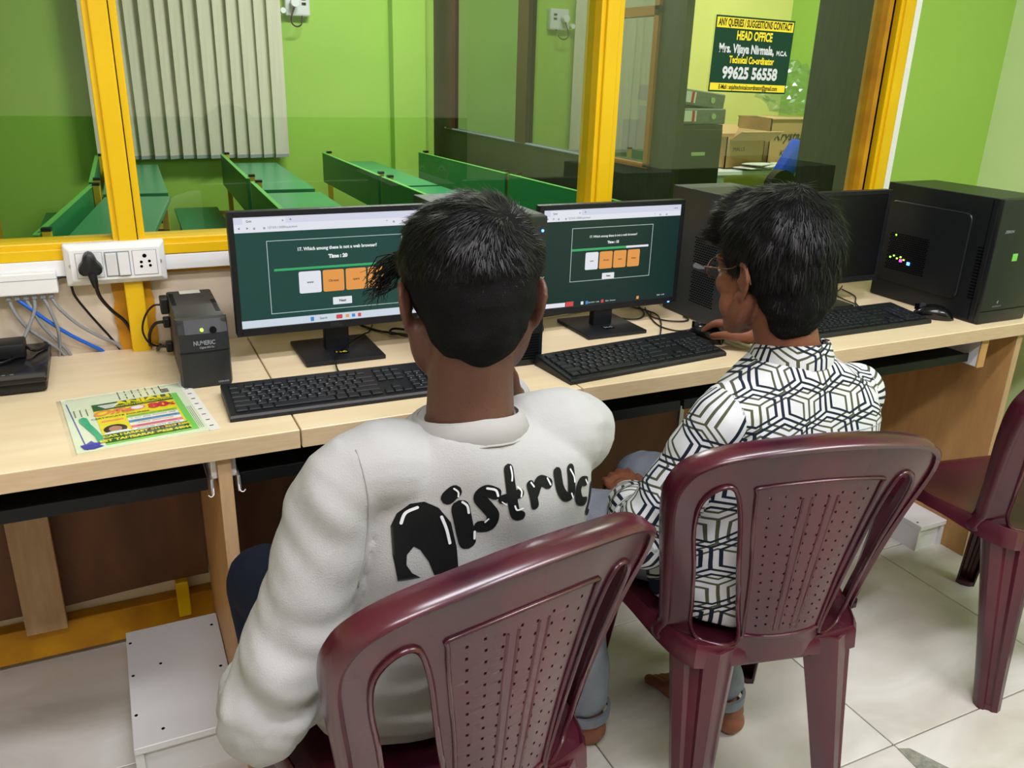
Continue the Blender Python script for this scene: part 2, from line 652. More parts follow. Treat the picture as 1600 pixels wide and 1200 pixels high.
def rrect(x0, x1, y0, y1, r, n=4):
    pts = []
    for cx, cy, a0 in ((x1 - r, y1 - r, 0), (x0 + r, y1 - r, 90), (x0 + r, y0 + r, 180), (x1 - r, y0 + r, 270)):
        for k in range(n + 1):
            a = math.radians(a0 + 90 * k / n)
            pts.append((cx + r * math.cos(a), cy + r * math.sin(a)))
    return pts

# ================================================================== THE SETTING
XR, YW, YF, XL, YB, ZC = 2.72, 1.975, 6.2, -1.9, -2.6, 2.9
floor = struct('floor', bx(B(), XL, 4.3, YB, YF + .1, -0.05, -0.006), 'grout')
far_floor = struct('floor_classroom', bx(B(), XL, 4.3, YW + .06, YF, -0.006, 0.0), 'floor_far')
tile_me = finish(bx(B(), -.2985, .2985, -.2985, .2985, -.006, 0, bev=.0012, seg=1), False)
tile_me.materials.append(M['tile'])
for i in range(-6, 3):
    for j in range(-6, 2):
        cx, cy = 1.408 + .6 * i + .3, .928 + .6 * j + .3
        if cx - .3 > XR or cx + .3 < XL:
            continue
        t = bpy.data.objects.new('tile', tile_me)
        col.objects.link(t)
        t.parent = floor
        t.location = Vector((cx, cy, 0)) - floor.location
pm = B()
poly_prism(pm, [(1.405, .915), (1.43, .905), (1.475, .80), (1.47, .74), (1.40, .76), (1.398, .86)], lambda x, y, d: Vector((x, y, .0004 + d)), .0012)
part('cement_patch', pm, 'cement', floor)

wf = B()
bx(wf, XL, 2.284, YW, YW + .06, 0, .965)
struct('wall_front', wf, 'cream')
wg = B()
bx(wg, 2.284, XR + .1, YW, YW + .06, 0, ZC)
struct('wall_front_green', wg, 'green_room')
struct('wall_front_header', bx(B(), XL, 2.284, YW, YW + .06, 2.3, ZC), 'green_room')
struct('wall_right', bx(B(), XR, XR + .1, YB, YW, 0, ZC), 'green_pale')
struct('wall_left', bx(B(), XL - .1, XL, YB, YW, 0, ZC), 'cream')
struct('wall_left_classroom', bx(B(), XL - .1, XL, YW, YF, 0, ZC), 'green')
wb = B()
bx(wb, XL, XR, YB - .1, YB, .98, ZC)
wr = struct('wall_back', wb, 'cream')
part('dado', bx(B(), XL, XR, YB - .1, YB + .01, 0, .98), 'green_dado', wr)
struct('wall_far', bx(B(), XL, 2.3, YF, YF + .1, 0, ZC), 'green')
struct('trim_pillar', bx(B(), 1.96, 2.2, YF - .1, YF, 0, ZC), 'green')
struct('ceiling', bx(B(), XL - .1, 4.4, YB - .1, YF + .1, ZC, ZC + .1), 'ceiling')
for (lx, ly) in ((.8, .45), (-.2, -.55), (1.9, -.45), (1.8, 4.6), (3.3, 3.2)):
    fx = struct('trim_batten', bx(B(), lx - .62, lx + .62, ly - .04, ly + .04, 2.86, 2.9), 'white_pl')

# yellow steel frame with glass
fr = B()
bx(fr, XL, 2.25, 1.955, 2.03, .966, .998, bev=.003)
bx(fr, XL, 2.25, 1.948, 1.956, .962, .985, bev=.002)
bx(fr, XL, 2.25, 1.955, 2.03, 2.26, 2.3)
struct('trim_sill', fr, 'yellow')


def post(name, x0, x1, zb, low=True):
    b = B()
    bx(b, x0, x1, 1.953, 2.03, .99 if not low else .99, 2.3, bev=.002)
    w = x1 - x0
    bx(b, x0 + w * .18, x1 - w * .26, 1.944, 1.96, .98, 2.3, bev=.003)
    p_ = struct(name, b, 'yellow')
    g = B()
    bx(g, x1 - w * .25, x1 - w * .225, 1.9505, 1.954, .99, 2.3)
    part('groove', g, 'hole', p_)
    return p_


pl = post('trim_post', .003, .066, .75)
lp = B()
bx(lp, .012, .050, 1.945, 1.9749, .712, .966, bev=.003)
part('post_foot', lp, 'yellow', pl)
lq = B()
random.seed(3)
pts = []
for k in range(12):
    pts.append((-.012 + random.uniform(-.003, .003), .70 + k * .0235))
for k in range(11, -1, -1):
    pts.append((.067 + random.uniform(-.004, .004), .70 + k * .0235))
poly_prism(lq, pts, lambda x, z, d: Vector((x, 1.968 + d, z)), .008)
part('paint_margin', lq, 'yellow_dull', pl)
post('trim_post', 1.167, 1.234, .75)
post('trim_post', 2.188, 2.25, .75)
st = B()
bx(st, 2.148, 2.166, 1.962, 2.02, .99, 2.3)
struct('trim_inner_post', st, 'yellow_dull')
struct('trim_strip', bx(B(), 2.254, 2.284, 1.962, 1.98, .75, 2.3, bev=.002), 'white_pl')
struct('trim_gap', bx(B(), 2.166, 2.188, 1.975, 2.02, .99, 2.3), 'hole')

for n, (x0, x1) in enumerate(((XL, .003), (.066, 1.167), (1.234, 2.148))):
    b = B()
    v = [b.verts.new(p) for p in ((x0, 1.985, .995), (x1, 1.985, .995), (x1, 1.985, 2.28), (x0, 1.985, 2.28))]
    b.faces.new(v)
    w = part('window_%d' % (n + 1), b, 'glass')
    w['kind'] = 'structure'

# low rail, posts and boards behind the desk
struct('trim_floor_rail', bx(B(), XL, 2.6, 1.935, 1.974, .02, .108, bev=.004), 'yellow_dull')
struct('trim_low_post', bx(B(), .035, .065, 1.930, 1.974, .05, .15, bev=.003), 'yellow')


def wavy_board(x0, x1, z0, z1, amp, ph):
    pts = []
    n = 18
    for k in range(n + 1):
        x = x0 + (x1 - x0) * k / n
        pts.append((x, z0 + amp * math.sin(k * .8 + ph) + amp * .6 * math.sin(k * .31 + 2 * ph)))
    pts += [(x1, z1), (x0, z1)]
    b = B()
    poly_prism(b, pts, lambda x, z, d: Vector((x, 1.95 + d, z)), .012)
    return b


struct('trim_back_board', wavy_board(-1.6, .116, .145, .712, .006, .4), 'wood_brown')
struct('trim_back_board', wavy_board(.142, 1.53, .14, .712, .003, 1.4), 'wood_brown')
struct('trim_back_strip', bx(B(), 1.532, 1.546, 1.944, 1.962, .14, .712), 'metal')
struct('trim_back_board', bx(B(), 1.548, 2.236, 1.95, 1.962, .11, .712), 'wood_ochre')
struct('trim_back_board', bx(B(), 2.262, 2.7, 1.95, 1.962, .11, .712), 'wood_ochre')

# ================================================================== CLASSROOM BEYOND THE GLASS
pb = B()
bx(pb, 2.3, 2.34, 3.80, YF, 0, .95)
part_wall = struct('wall_partition', pb, 'wood_dark')
bb = B()
for (y0, y1) in ((5.90, 6.2),):
    bx(bb, 2.3, 2.34, y0, y1, .95, ZC)
bx(bb, 2.3, 2.34, 3.16, 3.34, 0, ZC)
bx(bb, 2.3, 2.34, 3.34, 3.80, 0, .95)
bx(bb, 2.3, 2.34, 3.34, YF, 2.1, ZC)
part('plywood_panel', bb, 'wood_dark', part_wall)
mb = B()
bx(mb, 2.285, 2.34, 5.80, 5.91, .95, 2.1)
bx(mb, 2.285, 2.34, 4.62, 4.76, .95, 2.1)
part('mullion', mb, 'wood_frame', part_wall)
mb = B()
bx(mb, 2.285, 2.34, 3.34, 3.375, .95, 2.1)
bx(mb, 2.285, 2.34, 3.34, 3.80, 1.60, 1.64)
bx(mb, 2.285, 2.32, 3.34, 3.82, .945, .965)
part('ochre_mullion', mb, 'ochre_frame', part_wall)
part('sill_bead', bx(B(), 2.288, 2.30, 3.4, 5.95, .945, .953), 'print_grey', part_wall)
for (y0, y1) in ((4.76, 5.80), (3.375, 4.62)):
    b = B()
    v = [b.verts.new(p) for p in ((2.31, y1, .95), (2.31, y0, .95), (2.31, y0, 2.1), (2.31, y1, 2.1))]
    b.faces.new(v)
    part('partition_pane', b, 'glass_dark', part_wall)
struct('trim_column', bx(B(), 2.28, 2.34, 2.05, 2.38, 0, ZC), 'wood_dark')
struct('wall_office_back', bx(B(), 3.3, 3.4, 4.7, YF, 0, ZC), 'green')
struct('wall_office_yellow', bx(B(), 2.34, 4.2, 4.6, 4.7, 0, ZC), 'yellow_wall')
struct('wall_office_green', bx(B(), 4.18, 4.28, YW, 4.7, 0, ZC), 'green')
struct('wall_office_front', bx(B(), 2.73, 4.2, YW + .06, YW + .1, 0, ZC), 'green')
struct('trim_office_conduit', bx(B(), 3.18, 3.205, 4.59, 4.6, 1.05, 2.9), 'cream')


def bench_geo():
    r = {}
    Ly = .655
    b = B()
    bx(b, 0, .018, -Ly, Ly, .585, .78, bev=.002)
    r['backrest'] = (b, 'bench_green')
    b = B()
    bx(b, -.001, .019, -Ly, Ly, .7801, .7835)
    r['edge_band'] = (b, 'bench_edge')
    b = B()
    bx(b, .055, .355, -Ly, Ly, .70, .722, bev=.002)
    r['desktop'] = (b, 'bench_top')
    b = B()
    bx(b, -.32, -.05, -Ly, Ly, .42, .44, bev=.002)
    r['seat'] = (b, 'bench_green')
    return r


def bench(x, y, rz, label, desk=True):
    t = thing('school_bench', label, 'bench', (x, y, 0), math.radians(rz), 'green school benches in the classroom')
    if bench.proto:
        for ch in bench.proto.children:
            if desk or not ch.get('deskside'):
                copy_tree(ch, t)
        return t
    for n, (b, m) in bench_geo().items():
        part(n, b, m, t, local=True)
    for s in (-1, 1):
        yy = s * .60
        b = B()
        bx(b, .02, .048, yy - .014, yy + .014, 0, .785)
        part('post', b, 'bench_yellow', t, local=True)
        part('post_cap', bx(B(), .018, .05, yy - .016, yy + .016, .785, .797), 'black_pl', t, local=True)
        part('leg', bx(B(), .315, .34, yy - .014, yy + .014, 0, .70), 'bench_yellow', t, local=True)
        part('leg', bx(B(), -.30, -.275, yy - .014, yy + .014, 0, .42), 'bench_yellow', t, local=True)
        for (a, c, z0, z1) in ((-.29, .315, .10, .125), (.048, .33, .675, .70), (-.275, .02, .395, .42)):
            part('cross_bar', bx(B(), a, c, yy - .012, yy + .012, z0, z1), 'bench_yellow', t, local=True)
    part('book_shelf', bx(B(), .07, .34, -.6, .6, .56, .57), 'tray_black', t, local=True)
    for ch in t.children:
        n_ = ch.name.split('.')[0]
        if n_ in ('desktop', 'book_shelf') or (n_ == 'leg' and max(v.co.x for v in ch.data.vertices) > .2) or (n_ == 'cross_bar' and max(v.co.x for v in ch.data.vertices) > .2):
            ch['deskside'] = 1
    bench.proto = t
    return t


bench.proto = None
bench(.70, 5.31, -1.7, 'far green school bench whose end meets the blinds, left of the long middle row')
bench(.66, 3.87, -1.7, 'near green school bench just above the left edge of the left monitor')
bench(1.39, 5.30, 0, 'far green school bench standing against the bright lime wall')
bench(1.39, 3.93, 0, 'green school bench in the middle row directly behind the left-hand boy\'s head')
bench(2.11, 5.25, 3.4, 'far green school bench beside the dark wooden partition', False)
bench(2.19, 3.90, 3.4, 'near green school bench beside the partition, ending at the middle yellow post', False)
bench(-.045, 5.32, -1.7, 'green school bench half hidden behind the left yellow post, far one')
bench(-.15, 3.93, -8, 'green school bench with slanting yellow rail behind the left yellow post, near one')
bench(-.86, 4.80, 2, 'green school bench cut by the left edge of the picture')

# vertical blind on the far wall
bt = thing('vertical_blind', 'cream vertical fabric blind hanging on the far classroom wall', 'blind', (.55, 6.1, .74))
part('head_rail', bx(B(), -.05, 1.2, 6.08, 6.13, 2.3, 2.34), 'white_pl', bt)
slat_me = None
random.seed(11)
for k in range(14):
    x = .03 + k * .086
    if slat_me is None:
        b = B()
        bx(b, -.05, .05, -.0012, .0012, 0, 1.56)
        slat_me = finish(b, False)
        slat_me.materials.append(M['blind'])
    s = bpy.data.objects.new('slat', slat_me)
    col.objects.link(s)
    s.parent = bt
    s.location = Vector((x, 6.1 + random.uniform(-.01, .01), .742)) - bt.location
    s.rotation_euler = (0, random.uniform(-.006, .006), math.radians(random.choice([18, 24, 30, 35, 50 if k == 5 else 22])))
    w = part('slat_weight', bx(B(), -.048, .048, -.002, .002, 0, .022), 'blind_grey', s, local=True)

# sockets on the far wall
so = thing('wall_socket', 'white socket box with a plug high on the far lime wall beside the blind', 'socket', (1.30, 6.19, 1.65))
part('box', bx(B(), 1.235, 1.40, 6.14, 6.2, 1.65, 1.80, bev=.012), 'white_pl2', so)
part('plug', cyl(cyl(B(), (1.29, 6.13, 1.73), .026, .05, 'Y'), (1.215, 6.15, 1.68), .018, .04, 'Y'), 'white_pl', so, smooth=40)
hb = B()
for dz in (0, .03):
    bx(hb, 1.345, 1.372, 6.136, 6.141, 1.72 + dz, 1.735 + dz)
part('switch', hb, 'hole', so)
part('cord', tube(B(), [(1.29, 6.11, 1.71), (1.26, 6.10, 1.62), (1.29, 6.10, 1.585), (1.33, 6.12, 1.60), (1.345, 6.15, 1.66)], .005), 'cable_black', so, smooth=True)
# ================================================================== OFFICE
cb = thing('filing_cabinet', 'black steel filing cabinet standing in the office beyond the partition', 'cabinet', (2.57, 3.55, 0))
part('body', bx(B(), 2.42, 2.72, 3.36, 3.78, 0, 1.14, bev=.004), 'cabinet', cb)
for k in range(3):
    d = part('drawer', bx(B(), 2.43, 2.71, 3.345, 3.36, .06 + k * .36, .40 + k * .36, bev=.004), 'cabinet', cb)
    part('handle', bx(B(), 2.53, 2.61, 3.335, 3.346, .28 + k * .36, .295 + k * .36), 'metal', d)


def lever_file(label, mt, g):
    t = thing('lever_arch_file', label, 'file', mt.translation, 0, g)
    t.matrix_world = mt
    WM[t] = mt.copy()
    part('cover', bx(B(), -.155, .155, 0, .28, 0, .07, bev=.006), 'file_grey', t, local=True)
    part('paper_label', bx(B(), -.15, -.02, -.003, .002, .012, .06), 'label_white', t, local=True)
    part('label_stripe', bx(B(), -.045, -.03, -.0035, .0, .012, .06), 'red_print', t, local=True)
    part('finger_ring', cyl(B(), (.08, .0, .035), .013, .006, 'Y'), 'metal', t, local=True, smooth=40)
    return t


lever_file('grey lever arch file lying flat on the black cabinet', Matrix.Translation((2.575, 3.36, 1.142)), 'lever arch files on the cabinet')
lever_file('grey lever arch file tilted on top of the other file', Matrix.Translation((2.565, 3.37, 1.222)) @ Matrix.Rotation(math.radians(6), 4, 'Y'), 'lever arch files on the cabinet')
tag(part('paper_stack', bx(B(), 2.44, 2.50, 3.42, 3.5, 1.285, 1.36), 'label_white'), 'white papers standing on top of the tilted lever arch file', 'paper')

tb = thing('table', 'pale office table under the cardboard boxes', 'table', (3.6, 4.2, 0))
part('tabletop', bx(B(), 3.15, 4.15, 3.9, 4.5, .825, .85, bev=.003), 'white_lam', tb)
for x in (3.2, 4.1):
    for y in (3.95, 4.45):
        part('leg', bx(B(), x - .03, x + .03, y - .02, y + .02, 0, .825), 'white_lam', tb)


def carton(name, label, x0, x1, y0, y1, z0, z1, flaps):
    t = thing(name, label, 'box', ((x0 + x1) / 2, (y0 + y1) / 2, z0), 0, 'cartons on the office table')
    b = B()
    for a in ((x0, x1, y0, y0 + .006, z0, z1), (x0, x1, y1 - .006, y1, z0, z1), (x0, x0 + .006, y0, y1, z0, z1), (x1 - .006, x1, y0, y1, z0, z1), (x0, x1, y0, y1, z0, z0 + .006)):
        bx(b, *a)
    part('wall', b, 'cardboard', t)
    for (cx, cy, w, d, rx, ry) in flaps:
        m = Matrix.Translation((cx, cy, z1)) @ Matrix.Rotation(ry, 4, 'Y') @ Matrix.Rotation(rx, 4, 'X')
        part('flap', bx(B(), -w / 2, w / 2, -d / 2, d / 2, 0, .005, mtx=m), 'cardboard_in', t)
    return t


c1 = carton('cardboard_box', 'open cardboard box with raised flaps, left one on the office table', 3.28, 3.56, 4.0, 4.25, .85, 1.03,
            [(3.45, 3.96, .30, .14, -.5, 0), (3.47, 4.29, .30, .14, .7, 0), (3.545, 4.12, .07, .25, 0, -1.1)])
c2 = carton('cardboard_box', 'cardboard box with black script print under the crinkled plastic bag', 3.62, 3.98, 4.03, 4.33, .85, 1.13,
            [(3.80, 4.10, .36, .16, .05, 0), (3.80, 4.26, .36, .16, -.05, 0)])
text = text_bm('Krystas', .075, frame((3.76, 4.026, 1.03), (1, 0, 0), (0, 0, 1)), shear=.3, bold=.001)
text_bm('Kolkata', .05, frame((3.78, 4.026, .93), (1, 0, 0), (0, 0, 1)), shear=.3, bm=text)
part('printed_lettering', text, 'print_black', c2)
part('printed_lettering', text_bm('MALLS', .03, frame((3.37, 3.996, .96), (1, 0, 0), (0, 0, 1))), 'print_black', c1)
bgm = B()
bmesh.ops.create_icosphere(bgm, subdivisions=4, radius=1)
for v in bgm.verts:
    n = noise.noise(v.co * 2.3) * .32 + noise.noise(v.co * 6) * .16 + noise.noise(v.co * 13) * .06
    v.co = Vector((v.co.x * .20, v.co.y * .13, v.co.z * .14)) * (1 + n)
    v.co += Vector((3.87, 4.17, 1.295))
bag = part('plastic_bag', bgm, 'bag')
tag(bag, 'crinkled clear plastic bag on top of the printed cardboard box', 'bag')
cc = thing('office_chair', 'office chair with a tilted blue backrest in front of the carton table', 'chair', (3.25, 3.45, 0))
b = B()
bx(b, -.04, .04, -.015, .02, -.11, .13, bev=.015, mtx=Matrix.Translation((3.23, 3.45, .90)) @ Matrix.Rotation(.55, 4, 'Y') @ Matrix.Diagonal((1.3, 2.2, 1.3, 1)))
part('backrest', b, 'blue_seat', cc, smooth=40)
part('seat', bx(B(), 2.95, 3.3, 3.25, 3.65, .66, .74, bev=.03), 'cabinet', cc, smooth=40)
b = cyl(B(), (3.1, 3.45, .1), .03, .56)
part('gas_column', b, 'cabinet', cc, smooth=40)
b = B()
for k in range(5):
    a = k * 2 * PI / 5
    tube(b, [(3.1, 3.45, .1), (3.1 + .28 * math.cos(a), 3.45 + .28 * math.sin(a), .06)], .018, smooth=False)
part('star_base', b, 'cabinet', cc)
b = cyl(B(), (3.10, 3.36, .84), .085, .05, 'Y')
part('lumbar_pad', b, 'cabinet', cc, smooth=40)
pa = B()
for k in range(7):
    bx(pa, -.09, .09, -.06, .06, 0, .004, mtx=Matrix.Translation((3.44 + random.uniform(-.05, .3), 3.93, .852 + k * .005)) @ Matrix.Rotation(random.uniform(-.6, .6), 4, 'Z'))
tag(part('paper_stack', pa, 'label_white'), 'loose white papers on the office table in front of the cartons', 'paper')

# ================================================================== CONTACT SIGN ON THE GLASS
sg = thing('contact_sign', 'dark green and yellow head office contact sign stuck on the glass', 'sign', (1.678, 1.98, 1.313))
S0 = frame((1.6775, 1.9815, 1.4135), (1, 0, -.014), (.0, 0, 1))


def plane_rect(x0, x1, y0, y1, d, bm=None):
    bm = bm or B()
    bx(bm, x0, x1, y0, y1, d, d + .0006, mtx=S0)
    return bm


part('board', plane_rect(-.138, .138, -.0975, .0975, 0), 'f_signgrn', sg)
part('yellow_band', plane_rect(-.134, .134, .067, .093, .0006), 'f_signylw', sg)
part('yellow_band', plane_rect(-.134, .134, -.093, -.074, .0006), 'f_signylw', sg)


def sgt(s, size, x, y, w, m, bold=.001, name='lettering'):
    part(name, text_bm(s, size, S0 @ Matrix.Translation((x, y, .0016)), bold=bold, width=w), m, sg)


sgt('ANY QUERIES / SUGGESTIONS CONTACT', .026, 0, .080, .53, 'print_black', .0007)
sgt('HEAD OFFICE', .031, 0, .049, .66, 'f_signylw', .0012)
sgt('Mrs. Vijaya Nirmala,', .031, -.022, .015, .77, 'print_white', .0012)
sgt('M.C.A.', .0165, .104, .010, .85, 'print_white', .0008)
sgt('Technical Co-ordinator', .025, 0, -.013, .66, 'f_signylw', .0010)
sgt('99625 56558', .042, 0, -.048, .88, 'print_white', .0018)
sgt('E-Mail : anjalitechnicalcoordinator@gmail.com', .0165, 0, -.084, .68, 'print_black', .0004)

# ================================================================== DESK RUN
for k, (x0, x1, lab) in enumerate(((-1.6, .2595, 'pale maple worktop at the left end, under the flyer and the power backup unit'),
                                   (.2625, .8355, 'pale maple worktop in front of the boy in the plain sweatshirt'),
                                   (.8385, 2.66, 'long pale maple worktop at the right, under the two right monitors'))):
    t = thing('worktop', lab, 'worktop', ((x0 + x1) / 2, 1.68, .715), 0, 'worktops of the desk run')
    part('board', bx(B(), x0, x1, 1.388, 1.973, .715, .75, bev=.0012, seg=1), 'wood_top', t)
    part('edge_band', bx(B(), x0 + .0005, x1 - .0005, 1.3862, 1.3878, .7155, .7485), 'wood_edge', t)


def side_panel(x0, x1, lab, white=False):
    t = thing('side_panel', lab, 'desk panel', ((x0 + x1) / 2, 1.65, 0))
    part('board', bx(B(), x0, x1, 1.402, 1.93, 0, .7145, bev=.001, seg=1), 'wood_warm', t)
    part('edge_band', bx(B(), x0, x1, 1.4, 1.4018, 0, .714), 'wood_pale' if not white else 'wood_edge', t)
    return t


sp = side_panel(.117, .140, 'upright wooden desk panel between the left bay and the sweatshirt boy')
side_panel(2.237, 2.260, 'upright wooden desk panel at the right beside the ochre back board')


def rail(x, s, lab):
    t = thing('drawer_rail', lab, 'drawer rail', (x, 1.42, .63), 0, 'white metal drawer rails')
    b = B()
    bx(b, min(x, x + s * .010), max(x, x + s * .010), 1.42, 1.84, .665, .70, bev=.002)
    part('outer_rail', b, 'white_pl', t)
    b = B()
    bx(b, min(x + s * .008, x + s * .014), max(x + s * .008, x + s * .014), 1.405, 1.80, .640, .672, bev=.002)
    part('inner_rail', b, 'metal', t)
    b = B()
    tube(b, [(x + s * .010, 1.405, .655), (x + s * .011, 1.400, .645), (x + s * .016, 1.399, .642), (x + s * .020, 1.399, .646)], .0009)
    part('wire_hook', b, 'white_pl', t)
    return t


rail(.117, -1, 'white drawer rail on the left face of the upright desk panel')
rail(.140, 1, 'white drawer rail on the right face of the upright desk panel')


def tray(x0, x1, lab):
    t = thing('keyboard_tray', lab, 'keyboard tray', ((x0 + x1) / 2, 1.6, .645), 0, 'black sliding trays under the worktops')
    part('board', bx(B(), x0, x1, 1.43, 1.80, .650, .664), 'tray_black', t)
    part('front_lip', bx(B(), x0, x1, 1.424, 1.43, .644, .668, bev=.001), 'tray_black', t)
    part('back_board', bx(B(), x0, x1, 1.80, 1.812, .650, .712), 'tray_black', t)


tray(-1.5, .100, 'black sliding tray under the left worktop')
tray(.156, 1.12, 'black sliding tray behind the lap of the sweatshirt boy')
tray(1.13, 2.083, 'black sliding tray at the right, ending at the white bracket board')
hb = thing('bracket_board', 'short white hanging board with a wooden front edge below the right worktop', 'desk panel', (2.10, 1.6, .632))
part('board', bx(B(), 2.092, 2.118, 1.404, 1.80, .634, .7145), 'white_lam', hb)
part('edge_band', bx(B(), 2.091, 2.119, 1.400, 1.404, .632, .7145), 'wood_warm', hb)
jb = thing('cord_clip', 'small white clip screwed under the right worktop beside the bracket board', 'clip', (2.128, 1.5, .68))
part('clip_body', bx(B(), 2.119, 2.145, 1.47, 1.50, .682, .703, bev=.003), 'white_pl', jb)
part('screw', cyl(B(), (2.132, 1.4705, .692), .003, .002, 'Y'), 'metal', jb)
tag(part('plank', bx(B(), -.290, -.205, 1.905, 1.925, .108, .71, bev=.002), 'wood_pale'),
    'pale upright plank leaning behind the left tray against the brown board', 'plank')


def box_stand(x0, x1, y0, y1, h, lab, screws):
    t = thing('box_stand', lab, 'stand', ((x0 + x1) / 2, (y0 + y1) / 2, 0), 0, 'white laminate computer stands on the floor')
    part('top_board', bx(B(), x0, x1, y0, y1, h - .016, h, bev=.0012, seg=1), 'white_lam', t)
    part('side_board', bx(B(), x0, x0 + .016, y0 + .004, y1, 0, h - .016), 'white_lam', t)
    part('side_board', bx(B(), x1 - .016, x1, y0 + .004, y1, 0, h - .016), 'white_lam', t)
    part('front_board', bx(B(), x0 + .016, x1 - .016, y0 + .012, y0 + .026, .0, h - .016), 'white_lam', t)
    for (x, y) in screws:
        part('screw_hole', cyl(B(), (x, y, h - .001), .0035, .0014, n=10), 'hole', t)
    return t


box_stand(-.086, .1155, 1.452, 1.846, .10, 'white laminate floor stand with black screw holes under the left bay',
          [(-.078, 1.80), (-.077, 1.68), (-.077, 1.55), (-.03, 1.49), (.095, 1.50), (.10, 1.64), (.10, 1.80), (-.02, 1.70)])
box_stand(2.123, 2.236, 1.475, 1.80, .088, 'white laminate floor stand behind the empty maroon chair', [(2.135, 1.50), (2.135, 1.62)])
wb3 = thing('box_stand', 'second white laminate board of the stand near the front leg of the empty chair', 'stand', (2.2, 1.45, 0))
wb3.name = 'floor_block'
part('block', bx(B(), 2.262, 2.60, 1.475, 1.85, 0, .088, bev=.001, seg=1), 'white_lam', wb3)
wb3['label'] = 'white laminate block on the floor to the right of the end panel'
wb3['category'] = 'block'

# ================================================================== MONITORS


def vrect(x0, x1, z0, z1, y, d=.0008, bm=None, r=0.0):
    bm = bm or B()
    if r:
        poly_prism(bm, rrect(x0, x1, z0, z1, r), lambda x, z, dd: Vector((x, y - dd, z)), d)
    else:
        bx(bm, x0, x1, y - d, y, z0, z1)
    return bm


